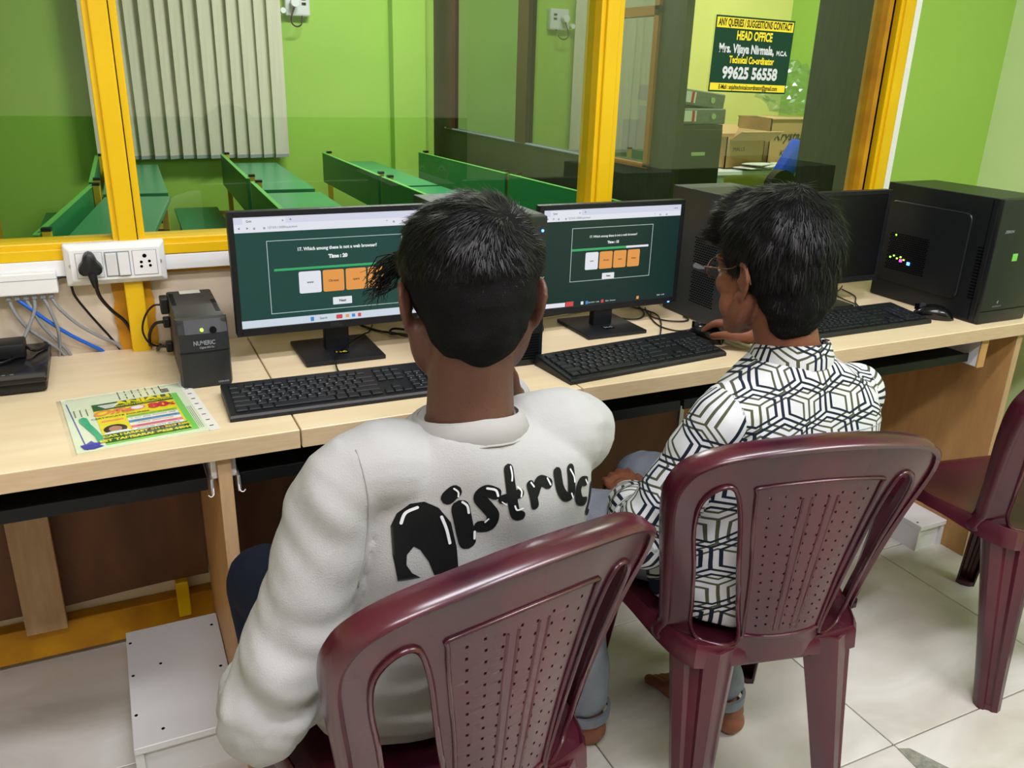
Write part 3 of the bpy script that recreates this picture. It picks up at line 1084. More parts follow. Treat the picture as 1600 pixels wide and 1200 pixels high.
def monitor(label, x0, x1, y, z0, z1, base, lit, brand=None, sticker=True):
    bxm = (base[0] + base[1]) / 2
    t = thing('monitor', label, 'monitor', (bxm, (base[2] + base[3]) / 2, .75), 0, 'flat black computer monitors')
    # casing with slightly thicker electronics hump
    b = B()
    bx(b, x0, x1, y, y + .022, z0, z1, bev=.003)
    w, h = x1 - x0, z1 - z0
    bx(b, x0 + w * .16, x1 - w * .16, y + .018, y + .045, z0 + h * .12, z1 - h * .22, bev=.008)
    part('casing', b, 'black_pl', t, smooth=40)
    b = B()
    br, bt_, bb_ = .0115, .0115, .0165
    for a in ((x0, x0 + br, z0, z1), (x1 - br, x1, z0, z1), (x0 + br, x1 - br, z1 - bt_, z1), (x0 + br, x1 - br, z0, z0 + bb_)):
        bx(b, a[0], a[1], y - .0035, y, a[2], a[3], bev=.0006, seg=1)
    part('bezel', b, 'black_pl', t)
    sx0, sx1, sz0, sz1 = x0 + br, x1 - br, z0 + bb_, z1 - bt_
    sw, sh = sx1 - sx0, sz1 - sz0
    scr = part('screen', vrect(sx0, sx1, sz0, sz1, y - .0001), {1: 's_page', 2: 's_page2', 0: 's_off'}[lit], t)
    yy = y - .0011

    def U(u0, u1, v0, v1, m, name, r=0.0, lift=0.0):
        return part(name, vrect(sx0 + u0 * sw, sx0 + u1 * sw, sz1 - v1 * sh, sz1 - v0 * sh, yy - lift, .0003, r=r), m, scr)

    def T(s, size, u, v, m, bold=.0003, width=.95, align='CENTER', name='screen_text'):
        return part(name, text_bm(s, size, frame((sx0 + u * sw, yy - .0009, sz1 - v * sh), (1, 0, 0), (0, 0, 1)), bold=bold, width=width, align=align), m, scr)
    if lit:
        U(0, 1, 0, .062, 's_bar', 'tab_strip')
        U(0, 1, .062, .135 if lit == 1 else .115, 's_bar2', 'address_bar')
        U(.045, .26, .012, .062, 's_bar2', 'browser_tab', lift=.0004)
        T('Quiz', .006, .075, .036, 's_inkd', .0001)
        T('x', .007, .245, .036, 's_inkd', .0001)
        T('+', .009, .285, .034, 's_inkd', .0001)
        for u, c in ((.025, '<'), (.065, '>'), (.10, 'o'), (.15, 'o')):
            T(c, .008, u, .098 if lit == 1 else .088, 's_inkd', .0002)
        T('127.0.0.1:5500/quiz.html', .0065, .165, .098 if lit == 1 else .088, 's_inkd', .0, align='LEFT')
        for u in (.80, .84, .89):
            T('*' if u < .82 else 'o', .008, u, .095, 's_inkd', .0002)
        T('- o x', .007, .955, .034, 's_inkd', .0001)
        if lit == 1:
            R = (.155, .885, .215, .885)
            tx, tv, ts = .525, .305, .0098
            T('17. Which among these is not a web browser?', ts, tx, tv, 's_txt', .00035, .93)
            T('Time : 20', .0105, .525, .385, 's_txt', .0007, 1.0)
            bar = (.185, .86, .472, .492, .79)
            bt = [(.31, .428), (.438, .553), (.563, .676), (.686, .797)]
            bv = (.512, .715)
            nx = (.487, .592, .775, .845)
        else:
            R = (.2, .795, .19, .74)
            T('17. Which among these is not a web browser?', .0078, .50, .285, 's_txt', .0002, .93)
            T('Time : 15', .0085, .50, .352, 's_txt', .0005, 1.0)
            bar = (.205, .77, .402, .424, .60)
            bt = [(.305, .398), (.408, .503), (.512, .606), (.617, .708)]
            bv = (.445, .625)
            nx = (.435, .525, .672, .735)
        b = B()
        for a in ((R[0], R[1], R[2], R[2] + .005), (R[0], R[1], R[3] - .005, R[3]), (R[0], R[0] + .003, R[2], R[3]), (R[1] - .003, R[1], R[2], R[3])):
            vrect(sx0 + a[0] * sw, sx0 + a[1] * sw, sz1 - a[3] * sh, sz1 - a[2] * sh, yy, .0003, bm=b)
        part('quiz_frame', b, 's_line', scr)
        U(bar[0], bar[1], bar[2], bar[3], 's_wht', 'progress_track')
        U(bar[0], bar[4], bar[2], bar[3], 's_grn', 'progress_fill', lift=.0003)
        for k, ((u0, u1), s) in enumerate(zip(bt, ('www', 'Chrome', 'opera', 'firefox'))):
            U(u0, u1, bv[0], bv[1], 's_wht' if k == 0 else 's_org', 'answer_button', r=.0035)
            T(s, .0068 if lit == 1 else .005, (u0 + u1) / 2, (bv[0] + bv[1]) / 2, 's_ink', .0002, name='button_text')
        U(nx[0], nx[1], nx[2], nx[3], 's_wht', 'next_button', r=.001)
        T('Next', .0078 if lit == 1 else .006, (nx[0] + nx[1]) / 2, (nx[2] + nx[3]) / 2, 's_ink', .0003, name='button_text')
        if lit == 1:
            U(0, 1, .93, 1, 's_tb', 'taskbar')
            U(.36, .378, .945, .985, 's_blue', 'taskbar_icon', lift=.0004)
            T('Search', .0065, .43, .965, 's_inkd', .0001)
            U(.50, .535, .945, .985, 's_red', 'taskbar_icon', r=.002, lift=.0004)
            U(.553, .572, .95, .98, 's_org', 'taskbar_icon', lift=.0004)
            U(.588, .606, .95, .98, 's_blue', 'taskbar_icon', lift=.0004)
            U(.622, .640, .948, .984, 's_red', 'taskbar_icon', r=.002, lift=.0004)
            T('ENG 11:04', .0055, .93, .965, 's_inkd', .0)
        else:
            U(.0, 1, .945, 1, 's_tb2', 'taskbar')
            U(.02, .175, .95, .995, 's_bar2', 'search_box', lift=.0004)
            U(.18, .235, .945, .995, 's_red', 'taskbar_icon', lift=.0004)
            for u, m in ((.29, 's_bar2'), (.325, 's_blue'), (.44, 's_red'), (.71, 's_org')):
                U(u, u + .018, .955, .988, m, 'taskbar_icon', lift=.0004)
            T('quiz.html - code', .005, .385, .972, 's_txt', .0)
            T('Quiz - browser', .005, .51, .972, 's_txt', .0)
            T('ENG  11:04', .005, .90, .965, 's_txt', .0)
    if brand:
        part('maker_print', text_bm(brand, .011, frame(((x0 + x1) / 2, y - .0040, z0 + bb_ / 2), (1, 0, 0), (0, 0, 1)), bold=.0003, width=1.1), 'dark_grey', t)
    part('power_light', bx(B(), x1 - .028, x1 - .022, y - .0042, y - .0035, z0 + .003, z0 + .006), 'led_blue' if lit == 2 else 'dark_grey', t)
    nk = B()
    bx(nk, bxm - .027, bxm + .027, (base[2] + base[3]) / 2 - .006, (base[2] + base[3]) / 2 + .018, .758, z0 + .07, bev=.003)
    part('neck', nk, 'black_pl', t, smooth=40)
    bs = B()
    bx(bs, base[0], base[1], base[2], base[3], .7503, .760, bev=.0025)
    bo = part('foot_plate', bs, 'black_pl', t, smooth=40)
    if sticker:
        st_ = B()
        bx(st_, bxm - .014, bxm + .016, base[2] + .040, base[2] + .062, .7600, .7604)
        part('sticker', st_, 'hole', bo)
        part('sticker_print', text_bm('24-C', .012, frame((bxm + .001, base[2] + .051, .7609), (1, 0, 0), (0, 1, 0)), bold=.0006), 'f_ylw' if lit == 1 else 'print_grey', bo)
    return t


monitor('left flat black monitor showing a quiz with the timer at 20', .213, .634, 1.76, .817, 1.077, (.342, .518, 1.705, 1.875), 1, 'DELL')
monitor('middle flat black monitor showing the quiz on a darker page', .905, 1.316, 1.74, .800, 1.066, (1.014, 1.182, 1.665, 1.83), 2, None)
monitor('right flat black monitor with a dark screen behind the shirted boy\'s head', 1.571, 1.993, 1.70, .818, 1.075, (1.70, 1.890, 1.668, 1.80), 0, None)

# ================================================================== COMPUTER TOWERS


def mesh_patch(bm, x, y0, y1, z0, z1, pitch, s=.38):
    """rows of small punched openings drawn as shallow dark slugs on a side panel (plane x)"""
    n = 0
    z = z0
    k = 0
    while z < z1:
        y = y0 + (pitch / 2 if k % 2 else 0)
        while y < y1:
            bx(bm, x - .0006, x + .0004, y - pitch * s, y + pitch * s, z - pitch * s * .5, z + pitch * s * .5)
            y += pitch * 1.15
        z += pitch * .8
        k += 1
    return bm


def tower(label, x0, x1, y0, y1, z1, m, kind):
    t = thing('computer_tower', label, 'computer', ((x0 + x1) / 2, (y0 + y1) / 2, .75), 0, 'computer towers on the worktop')
    part('case', bx(B(), x0, x1, y0 + .014, y1, .752, z1, bev=.002), m, t)
    fp = B()
    bx(fp, x0, x1, y0, y0 + .0145, .751, z1 - .001, bev=.004)
    part('front_panel', fp, m, t, smooth=40)
    part('side_seam', bx(B(), x0 - .0008, x0 + .0005, y0 + .030, y0 + .0315, .757, z1 - .005), 'hole', t)
    for px in (x0 + .02, x1 - .02):
        for py in (y0 + .03, y1 - .03):
            part('rubber_foot', cyl(B(), (px, py, .7502), .008, .004, n=12), 'hole', t)
    if kind == 3:
        # raised side bulge with rounded edge
        b = B()
        poly_prism(b, rrect(y0 + .075, y1 - .018, .800, z1 - .045, .022), lambda y, z, d: Vector((x0 - d, y, z)), .007)
        es = [e for e in b.edges if abs(e.verts[0].co.x - (x0 - .007)) < 1e-6 and abs(e.verts[1].co.x - (x0 - .007)) < 1e-6]
        bmesh.ops.bevel(b, geom=es, offset=.005, segments=3, affect='EDGES')
        sp_ = part('side_bulge', b, m, t, smooth=35)
        part('vent', mesh_patch(B(), x0 - .0075, y1 - .175, y1 - .045, .842, .945, .0075), 'hole', sp_, kind='stuff')
        g = B()
        for k in range(5):
            bx(g, x0 - .0086, x0 - .0078, y1 - .060 - k * .012, y1 - .055 - k * .012, .872 + (k % 2) * .006, .876 + (k % 2) * .006)
        bx(g, x0 - .0086, x0 - .0078, y1 - .066, y1 - .062, .938, .942)
        part('led', g, 'led_green', sp_)
        part('led', bx(B(), x0 - .0086, x0 - .0078, y1 - .100, y1 - .091, .866, .874), 'led_pink', sp_)
        part('led', bx(B(), x0 - .0086, x0 - .0078, y1 - .128, y1 - .118, .862, .871), 'led_blue', sp_)
        g = B()
        for k in range(17):
            bx(g, x0 - .0008, x0 + .0006, y0 + .028, y0 + .046, .815 + k * .0085, .819 + k * .0085)
        part('side_louvre', g, 'hole', t)
        part('maker_print', text_bm('ZEBION', .010, frame((x0 + .045, y0 - .0006, z1 - .085), (1, 0, 0), (0, 0, 1)), bold=.0003, shear=.2), 'print_grey', t)
        part('badge', bx(B(), x0 + .080, x0 + .100, y0 - .001, y0, z1 - .165, z1 - .145, bev=.001), 'f_lgrn', t)
        part('maker_mark', text_bm('4', .014, frame((x0 + .062, y0 - .0006, .808), (1, 0, 0), (0, 0, 1)), bold=.0003), 'print_grey', t)
        part('maker_print', text_bm('ANTESPORTS', .006, frame((x0 + .062, y0 - .0006, .797), (1, 0, 0), (0, 0, 1)), shear=.2), 'print_grey', t)
        part('front_seam', bx(B(), x0 + .001, x1 - .001, y0 - .0006, y0 + .0006, .785, .7865), 'hole', t)
    if kind == 2:
        part('vent', mesh_patch(B(), x0, y0 + .155, y0 + .245, .905, .972, .0078), 'hole', t, kind='stuff')
        part('vent', mesh_patch(B(), x0, y0 + .155, y0 + .245, .80, .885, .0078), 'hole', t, kind='stuff')
        b = B()
        poly_prism(b, [(y0 + .245, .895), (y0 + .235, .903), (y0 + .20, .899), (y0 + .196, .894), (y0 + .22, .889), (y0 + .243, .889)], lambda y, z, d: Vector((x0 - .0002 - d, y, z)), .0005)
        part('foil_sticker', b, 'print_grey', t)
    if kind == 1:
        g = B()
        for k in range(10):
            bx(g, x1 - .055, x1 - .010, y0 - .0008, y0 + .0004, .765 + k * .006, .768 + k * .006)
        part('front_louvre', g, 'hole', t)
        part('power_light', cyl(B(), (x1 - .012, y0 - .0002, z1 - .032), .003, .0012, 'Y', n=12), 'led_blue', t)
        part('power_button', cyl(B(), (x1 - .030, y0 - .0002, z1 - .028), .009, .002, 'Y', n=20), 'dark_grey', t)
        part('maker_mark', text_bm('x', .016, frame((x1 - .010, y0 - .0012, z1 - .133), (1, 0, 0), (0, 0, 1)), bold=.0004, shear=.3), 'print_grey', t)
    return t


tower('black computer tower with a blue light behind the sweatshirt boy\'s head', .652, .828, 1.552, 1.90, 1.078, 'tower_black', 1)
tower('grey computer tower with perforated side between the middle and right monitors', 1.366, 1.556, 1.50, 1.862, 1.086, 'tower_grey', 2)
tower('big black computer tower with raised side panel at the right end of the desk', 2.078, 2.270, 1.418, 1.786, 1.084, 'tower_black', 3)

# ================================================================== KEYBOARDS AND MICE
key_cache = {}


def key_mesh(w):
    w = round(w, 4)
    if w not in key_cache:
        b = B()
        h = .0145
        rings = []
        for (ins, z) in ((0, 0), (0, .0022), (.0014, .0042)):
            rings.append([Vector((sx * (w / 2 - ins), sy * (h / 2 - ins * .9), z)) for sx, sy in ((-1, -1), (1, -1), (1, 1), (-1, 1))])
        loft(b, rings)
        me = finish(b, False)
        me.materials.append(M['black_key'])
        key_cache[w] = me
    return key_cache[w]


leg_cache = {}


def key_legend(ch):
    if ch not in leg_cache:
        b = text_bm(ch, .0055, Matrix.Translation((-.003, .001, 0)), bold=.0002)
        me = finish(b, False)
        me.materials.append(M['print_grey'])
        leg_cache[ch] = me
    return leg_cache[ch]


def keyboard(label, cx, cy, rz, W=.438, D=.142):
    """compact office keyboard; origin at the centre of its base, user side is -y"""
    t = thing('keyboard', label, 'keyboard', (cx, cy, .7503), math.radians(rz), 'black wired keyboards')
    b = B()
    z0, z1 = .011, .024
    x, y = W / 2, D / 2
    rings = [[Vector((-x, -y, 0)), Vector((x, -y, 0)), Vector((x, y, .0)), Vector((-x, y, .0))],
             [Vector((-x, -y, z0 - .004)), Vector((x, -y, z0 - .004)), Vector((x, y, z1 - .004)), Vector((-x, y, z1 - .004))],
             [Vector((-x + .002, -y + .003, z0)), Vector((x - .002, -y + .003, z0)), Vector((x - .002, y - .003, z1)), Vector((-x + .002, y - .003, z1))]]
    loft(b, rings)
    part('housing', b, 'black_pl', t, local=True)
    part('front_ridge', bx(B(), -x + .004, x - .004, -y + .0035, -y + .007, z0 - .001, z0 + .0012), 'black_gl', t, local=True)
    slope = math.atan2(z1 - z0, D)
    u = .01905
    left = -x + .012
    rows = [
        (0.0, [('Q', 1.5)] and None),
    ]
    yb = -y + .021
    R = [
        [1.25, 1.25, 1.25, 6.25, 1.25, 1.25, 1.25, 1.25],
        [2.25] + [1] * 10 + [2.75],
        [1.75] + [1] * 11 + [2.25],
        [1.5] + [1] * 12 + [1.5],
        [1] * 13 + [2],
    ]
    letters = [['', '', '', '', '', '', '', ''], [''] + list('ZXCVBNM,./') + [''], [''] + list("ASDFGHJKL;'") + [''],
               [''] + list('QWERTYUIOP[]') + [''], list('`1234567890-=') + ['']]
    sc_ = (W - .024) / (22.5 * u)

    def put(cx_, row, w, ch=''):
        yy = yb + row * .0188
        zz = z0 + (yy + y) / D * (z1 - z0)
        k = bpy.data.objects.new('key', key_mesh(w * u * sc_ - .0026))
        col.objects.link(k)
        k.parent = t
        k.location = (cx_, yy, zz)
        k.rotation_euler = (slope, 0, 0)
        if ch:
            l = bpy.data.objects.new('key_legend', key_legend(ch))
            col.objects.link(l)
            l.parent = k
            l.location = (0, 0, .0045)
    for r, (ws, ls) in enumerate(zip(R, letters)):
        cx_ = left
        for w, ch in zip(ws, ls):
            put(cx_ + w * u * sc_ / 2, r, w, ch)
            cx_ += w * u * sc_
    cx_ = left
    for k in range(13):
        gap = .5 if k in (1, 5, 9) else 0
        cx_ += gap * u * sc_ * (1.0 if k == 1 else .9)
        put(cx_ + u * sc_ / 2, 5.1, 1)
        cx_ += u * sc_
    nav = left + 15.25 * u * sc_
    for k in range(3):
        put(nav + (k + .5) * u * sc_, 5.1, 1)
        put(nav + (k + .5) * u * sc_, 4, 1)
        put(nav + (k + .5) * u * sc_, 3, 1)
        put(nav + (k + .5) * u * sc_, 0, 1)
    put(nav + 1.5 * u * sc_, 1, 1)
    pad = left + 18.5 * u * sc_
    for r in range(5):
        for k in range(3):
            if r == 0 and k == 0:
                put(pad + u * sc_, r, 2, '0')
            elif r == 0 and k == 1:
                continue
            else:
                put(pad + (k + .5) * u * sc_, r, 1, '.123456789'[min(9, (r - 1) * 3 + k + 1)] if r > 0 and r < 4 else '')
    for r in range(5):
        put(pad + 3.5 * u * sc_, r, 1, '+' if r == 2 else '')
    return t


keyboard('black wired keyboard below the left monitor, half hidden by the boy\'s neck', .372, 1.530, -1.0)
keyboard('black wired keyboard below the middle monitor beside the mouse hand', 1.033, 1.500, 5.3)
keyboard('black wired keyboard below the right monitor, nearest the big tower', 1.752, 1.545, 0.3)


def mouse(label, x, y, rz, cable):
    t = thing('mouse', label, 'mouse', (x, y, .7502), math.radians(rz), 'black computer mice')
    b = B()
    rings = []
    for k in range(13):
        a = k / 12
        yy = -.055 + .11 * a
        w = .031 * math.sqrt(max(0.0, 1 - abs(2 * a - 1) ** 2.6)) + .0005
        h = .036 * (math.sin(PI * (a * .80 + .13)) ** .8) * (math.sqrt(max(0, 1 - abs(2 * a - 1) ** 4))) + .002
        ring = []
        for q in range(16):
            an = 2 * PI * q / 16
            c_, s_ = math.cos(an), math.sin(an)
            ring.append(Vector((w * c_ * (1 - .08 * (s_ > 0)), yy, h * .5 + h * .5 * s_ if s_ > 0 else h * .5 * (1 + max(s_ * 1.6, -1)))))
        rings.append(ring)
    loft(b, rings)
    part('shell', b, 'black_gl', t, local=True, smooth=True)
    part('button_split', bx(B(), -.0007, .0007, .005, .048, .018, .0345), 'hole', t, local=True)
    part('scroll_wheel', cyl(B(), (-.004, .028, .030), .0085, .008, 'X', n=16), 'dark_grey', t, local=True, smooth=40)
    cb_ = B()
    tube(cb_, cable, .0018, n=6)
    part('cable', cb_, 'cable_black', t)
    return t


mouse('black mouse under the hand of the boy in the patterned shirt', 1.293, 1.575, 8,
      [(1.285, 1.628, .760), (1.262, 1.65, .753), (1.245, 1.70, .753), (1.27, 1.78, .753), (1.30, 1.83, .753), (1.27, 1.90, .753)])
mouse('glossy black mouse in front of the big black tower', 2.022, 1.515, 38,
      [(1.99, 1.556, .760), (1.94, 1.60, .753), (1.90, 1.64, .753), (1.93, 1.70, .753), (1.99, 1.76, .753), (2.02, 1.84, .753)])

# ================================================================== POWER BACKUP UNIT
ut = thing('power_backup_unit', 'charcoal power backup unit with a green light between flyer and left monitor', 'power backup', (.137, 1.79, .75))
b = B()
bx(b, .092, .184, 1.672, 1.92, .752, .886, bev=.004)
part('case', b, 'ups', ut, smooth=40)
b = B()
rings = []
for (z, yf) in ((.752, 1.662), (.80, 1.658), (.822, 1.657), (.823, 1.660), (.826, 1.660), (.827, 1.657), (.862, 1.660), (.887, 1.674)):
    rings.append([Vector((.089, yf + .02, z)), Vector((.093, yf + .004, z)), Vector((.105, yf, z)), Vector((.171, yf, z)), Vector((.183, yf + .004, z)), Vector((.187, yf + .02, z))])
loft(b, rings, closed=True)
part('front_panel', b, 'ups', ut)
part('button', cyl(B(), (.157, 1.6625, .868), .0065, .004, 'Y', n=20), 'black_gl', ut, smooth=40)
part('status_light', cyl(B(), (.136, 1.6625, .869), .0032, .003, 'Y', n=12), 'led_green', ut)
FU = frame((.138, 1.6555, .844), (1, 0, 0), (0, 0, 1))
part('maker_print', text_bm('NUMERIC', .0125, FU, bold=.0003, width=.75), 'print_grey', ut)
part('maker_print', text_bm('Digital 600 Ex', .006, FU @ Matrix.Translation((.004, -.009, 0)), bold=.0001, width=.8), 'print_grey', ut)
part('maker_print', text_bm('LEGRAND', .0045, frame((.168, 1.6595, .760), (1, 0, 0), (0, 0, 1)), bold=.0001), 'print_grey', ut)
part('top_sticker', bx(B(), .118, .160, 1.888, 1.915, .8861, .8865), 'label_white', ut)
b = rrect(.128, .148, 1.688, 1.696, .002)
g = B()
poly_prism(g, b, lambda x, y, d: Vector((x, y, .8861 + d)), .0004)
part('top_print', g, 'print_grey', ut)
g = B()
for k in range(9):
    bx(g, .1835, .1845, 1.73 + k * .011, 1.735 + k * .011, .862, .880)
    bx(g, .172, .181, 1.73 + k * .011, 1.735 + k * .011, .8858, .8864)
    bx(g, .095, .104, 1.80 + k * .011, 1.805 + k * .011, .8858, .8864)
part('vent_slot', g, 'hole', ut)
b = B()
bx(b, .076, .092, 1.865, 1.900, .850, .885, bev=.003)
part('adapter_plug', b, 'black_pl', ut)
for zz in (.83, .775):
    part('rear_plug', bx(B(), .078, .092, 1.872, 1.893, zz - .012, zz + .010, bev=.003), 'black_pl', ut)
b = B()
tube(b, [(.078, 1.882, .868), (.062, 1.885, .866), (.045, 1.89, .845), (.036, 1.90, .81), (.046, 1.92, .775), (.066, 1.94, .758)], .0022)
tube(b, [(.078, 1.882, .83), (.062, 1.89, .825), (.050, 1.91, .80), (.048, 1.94, .765), (.052, 1.965, .757)], .0035)
tube(b, [(.078, 1.882, .775), (.068, 1.90, .77), (.062, 1.93, .756), (.07, 1.96, .756)], .0035)
part('cord', b, 'cable_black', ut, smooth=True)

# ================================================================== SWITCHBOARD
sw = thing('switchboard', 'white switchboard with a black three-pin plug on the yellow frame', 'switchboard', (.004, 1.94, .908))
X0, X1, Z0, Z1 = -.0945, .1005, .9085, .9965
b = B()
rings = []
for ins, y in ((0, 1.953), (0, 1.938), (.0025, 1.933), (.012, 1.924)):
    rings.append([Vector((x, y, z)) for x, z in rrect(X0 + ins, X1 - ins, Z0 + ins, Z1 - ins, .004)])
loft(b, rings)
part('plate', b, 'white_pl', sw)
mods = [(-.073, -.022), (-.018, .030), (.035, .083)]
for k, (a, c) in enumerate(mods):
    part('module_gap', bx(B(), a, c, 1.9232, 1.9245, .926, .979), 'print_grey', sw)
    if k != 1:
        part('socket_module', bx(B(), a + .001, c - .001, 1.9222, 1.9245, .927, .978, bev=.0006, seg=1), 'white_pl', sw)
for a, c, tilt in ((-.017, .0055, .10), (.0065, .029, -.10)):
    mx = Matrix.Translation(((a + c) / 2, 1.922, .9525)) @ Matrix.Rotation(tilt, 4, 'X')
    part('rocker_switch', bx(B(), -(c - a) / 2 + .0006, (c - a) / 2 - .0006, -.003, .003, -.024, .024, bev=.0008, seg=1, mtx=mx), 'white_pl2', sw)
g = B()
for (dx, dz, r) in ((0, .014, .0042), (-.0075, .001, .0030), (.0085, .002, .0030), (-.008, -.0085, .0030), (.0095, -.0075, .0030)):
    cyl(g, (.059 + dx, 1.9225, .953 + dz), r, .001, 'Y', n=12)
part('pin_hole', g, 'hole', sw)
for x in (X0 + .012, X1 - .012):
    part('screw', cyl(B(), (x, 1.9265, .953), .0042, .002, 'Y', n=14), 'metal', sw)
part('maker_print', text_bm('Havells', .005, frame((.008, 1.9235, .9165), (1, 0, 0), (0, 0, 1))), 'print_grey', sw)

pt = thing('power_plug', 'black three-pin power plug pushed into the left socket of the switchboard', 'plug', (-.047, 1.91, .93))
b = B()
outl = []
for k in range(24):
    a = 2 * PI * k / 24
    r = .021 + .0045 * math.cos(3 * (a - PI / 2))
    outl.append((r * math.cos(a), r * math.sin(a) * 1.12))
rings = [[Vector((-.047 + x * s, y, .955 + z * s)) for x, z in outl] for s, y in ((1, 1.9215), (1, 1.913), (.93, 1.899), (.75, 1.896))]
loft(b, rings)
part('body', b, 'black_pl', pt, smooth=40)
b = B()
tube(b, [(-.045, 1.902, .940), (-.043, 1.900, .925), (-.041, 1.903, .910)], [.009, .0075, .005], n=12)
part('strain_relief', b, 'black_pl', pt, smooth=40)
b = B()
tube(b, [(-.041, 1.903, .912), (-.036, 1.915, .885), (-.018, 1.935, .85), (.004, 1.95, .82), (.017, 1.957, .785), (.018, 1.962, .752), (.018, 1.972, .72)], .0040, n=8)
part('cord', b, 'cable_black', pt, smooth=True)

cdt = thing('cable_conduit', 'white cable conduit running along under the yellow sill', 'conduit', (.8, 1.96, .925))
part('trunking', bx(B(), XL + .02, -.094, 1.948, 1.9745, .928, .962, bev=.002), 'white_pl', cdt)
part('trunking', bx(B(), .10, 2.25, 1.950, 1.9745, .927, .961, bev=.002), 'white_pl', cdt)
part('under_strip', bx(B(), .10, 2.25, 1.962, 1.9748, .919, .927), 'yellow_dull', cdt)

nb = thing('network_box', 'white network box with grey and blue cables under the left window', 'network box', (-.22, 1.95, .897))
part('case', bx(B(), -.40, -.112, 1.925, 1.974, .899, .944, bev=.003), 'white_pl', nb)
part('lid_seam', bx(B(), -.40, -.112, 1.9244, 1.926, .929, .930), 'print_grey', nb)
b = B()
for k in range(6):
    x = -.205 + k * .0155
    bx(b, x - .005, x + .005, 1.935, 1.947, .887, .900, bev=.001, seg=1)
part('connector', b, 'pl_sheet' if False else 'print_grey', nb)


def wcable(lab, pts, r, m, g=None):
    t = part('cable', tube(B(), pts, r, n=8), m, smooth=True)
    return tag(t, lab, 'cable', g)


wcable('blue network cable drooping from the white network box behind the worktop',
       [(-.190, 1.941, .888), (-.172, 1.938, .870), (-.140, 1.942, .835), (-.105, 1.95, .800), (-.068, 1.963, .768), (-.045, 1.974, .745), (-.02, 1.9745, .70)], .0042, 'cable_blue')
GC = 'grey network cables under the network box'
for k, p in enumerate((
    [(-.205, 1.941, .888), (-.198, 1.938, .86), (-.180, 1.94, .825), (-.150, 1.95, .79), (-.125, 1.965, .757), (-.118, 1.9745, .72)],
    [(-.160, 1.941, .888), (-.162, 1.936, .865), (-.178, 1.93, .83), (-.195, 1.92, .80), (-.205, 1.90, .780)],
    [(-.175, 1.941, .888), (-.165, 1.939, .86), (-.15, 1.945, .82), (-.12, 1.96, .77), (-.105, 1.974, .73)],
    [(-.143, 1.941, .888), (-.134, 1.938, .86), (-.126, 1.94, .82), (-.128, 1.955, .78), (-.135, 1.974, .74)],
    [(-.128, 1.941, .888), (-.118, 1.938, .865), (-.088, 1.943, .825), (-.05, 1.953, .79), (-.018, 1.967, .765), (0.0, 1.975, .735)],
)):
    labs = ('grey network cable from the leftmost jack of the network box', 'grey network cable crossing over the blue one towards the black tray',
            'grey network cable hidden behind the blue one', 'grey network cable hanging nearly straight down beside the black tray',
            'grey network cable from the rightmost jack, sweeping right to the worktop')
    wcable(labs[k], p, .0036, 'cable_grey', GC)
wcable('thin black cable dropping from the left end of the switchboard',
       [(-.112, 1.95, .925), (-.095, 1.955, .925), (-.089, 1.955, .91), (-.085, 1.95, .885), (-.065, 1.955, .845), (-.045, 1.96, .81), (-.028, 1.966, .78), (-.012, 1.973, .745), (-.008, 1.9745, .70)], .0026, 'cable_black')

lt = thing('black_console', 'flat black electronic unit at the left end of the worktop', 'device', (-.30, 1.85, .75))
b = B()
bx(b, -.52, -.1475, 1.744, 1.965, .752, .772, bev=.006)
part('base_case', b, 'black_pl', lt, smooth=40)
b = B()
bx(b, -.525, -.1440, 1.730, 1.968, .774, .785, bev=.005)
part('lid', b, 'black_gl', lt, smooth=40)
part('lid_print', bx(bx(bx(B(), -.236, -.230, 1.765, 1.767, .7851, .7855), -.222, -.216, 1.765, 1.767, .7851, .7855), -.208, -.202, 1.765, 1.767, .7851, .7855), 'print_grey', lt)
ad = thing('power_adapter', 'black power adapter lying on the flat black unit', 'adapter', (-.25, 1.90, .786))
b = B()
bx(b, -.34, -.186, 1.865, 1.925, .7858, .815, bev=.004)
part('body', b, 'black_pl', ad, smooth=40)
b = B()
tube(b, [(-.186, 1.895, .80), (-.175, 1.885, .795), (-.165, 1.90, .789), (-.15, 1.93, .789), (-.155, 1.955, .789)], .0028)
tube(b, [(-.30, 1.865, .795), (-.28, 1.84, .789), (-.23, 1.835, .789), (-.205, 1.86, .789)], .0028)
part('cord', b, 'cable_black', ad, smooth=True)

# ================================================================== FLYER IN A CLEAR SLEEVE
fl = thing('flyer_packet', 'clear sleeve with a coloured course flyer lying on the left worktop', 'flyer', (-.0985, 1.4145, .7503), math.radians(6.5))
W_, H_ = .222, .272


def flat(name, x0, x1, y0, y1, z, m, parent=None, th=.0004):
    return part(name, bx(B(), x0, x1, y0, y1, z, z + th), m, parent or fl, local=True)


flat('paper', .004, W_ - .006, .005, H_ - .003, 0, 'paper', th=.0016)
flat('paper_margin', W_ - .008, W_ + .010, .0, H_ + .006, .0003, 'label_white', th=.0016)
FX0, FX1, FY0, FY1 = .050, .188, .022, .212
fy = flat('flyer', FX0, FX1 + .012, FY0 - .006, FY1, .0017, 'f_lgrn')
flat('flyer_field', FX0, FX1, FY0, FY1, .0021, 'f_ylw', fy)
flat('flyer_header', FX0, FX1, FY1 - .034, FY1, .0025, 'f_grn', fy)
flat('flyer_footer', FX0, FX1, FY0, FY0 + .036, .0025, 'f_grn', fy)


def ft(s, size, x, y, m, w=1.0, bold=.0006, z=.0031, shear=0.0, align='CENTER', rot=0.0, name='printed_text'):
    return part(name, text_bm(s, size, Matrix.Translation((x, y, z)) @ Matrix.Rotation(rot, 4, 'Z'), bold=bold, width=w, shear=shear, align=align), m, fy, local=True)


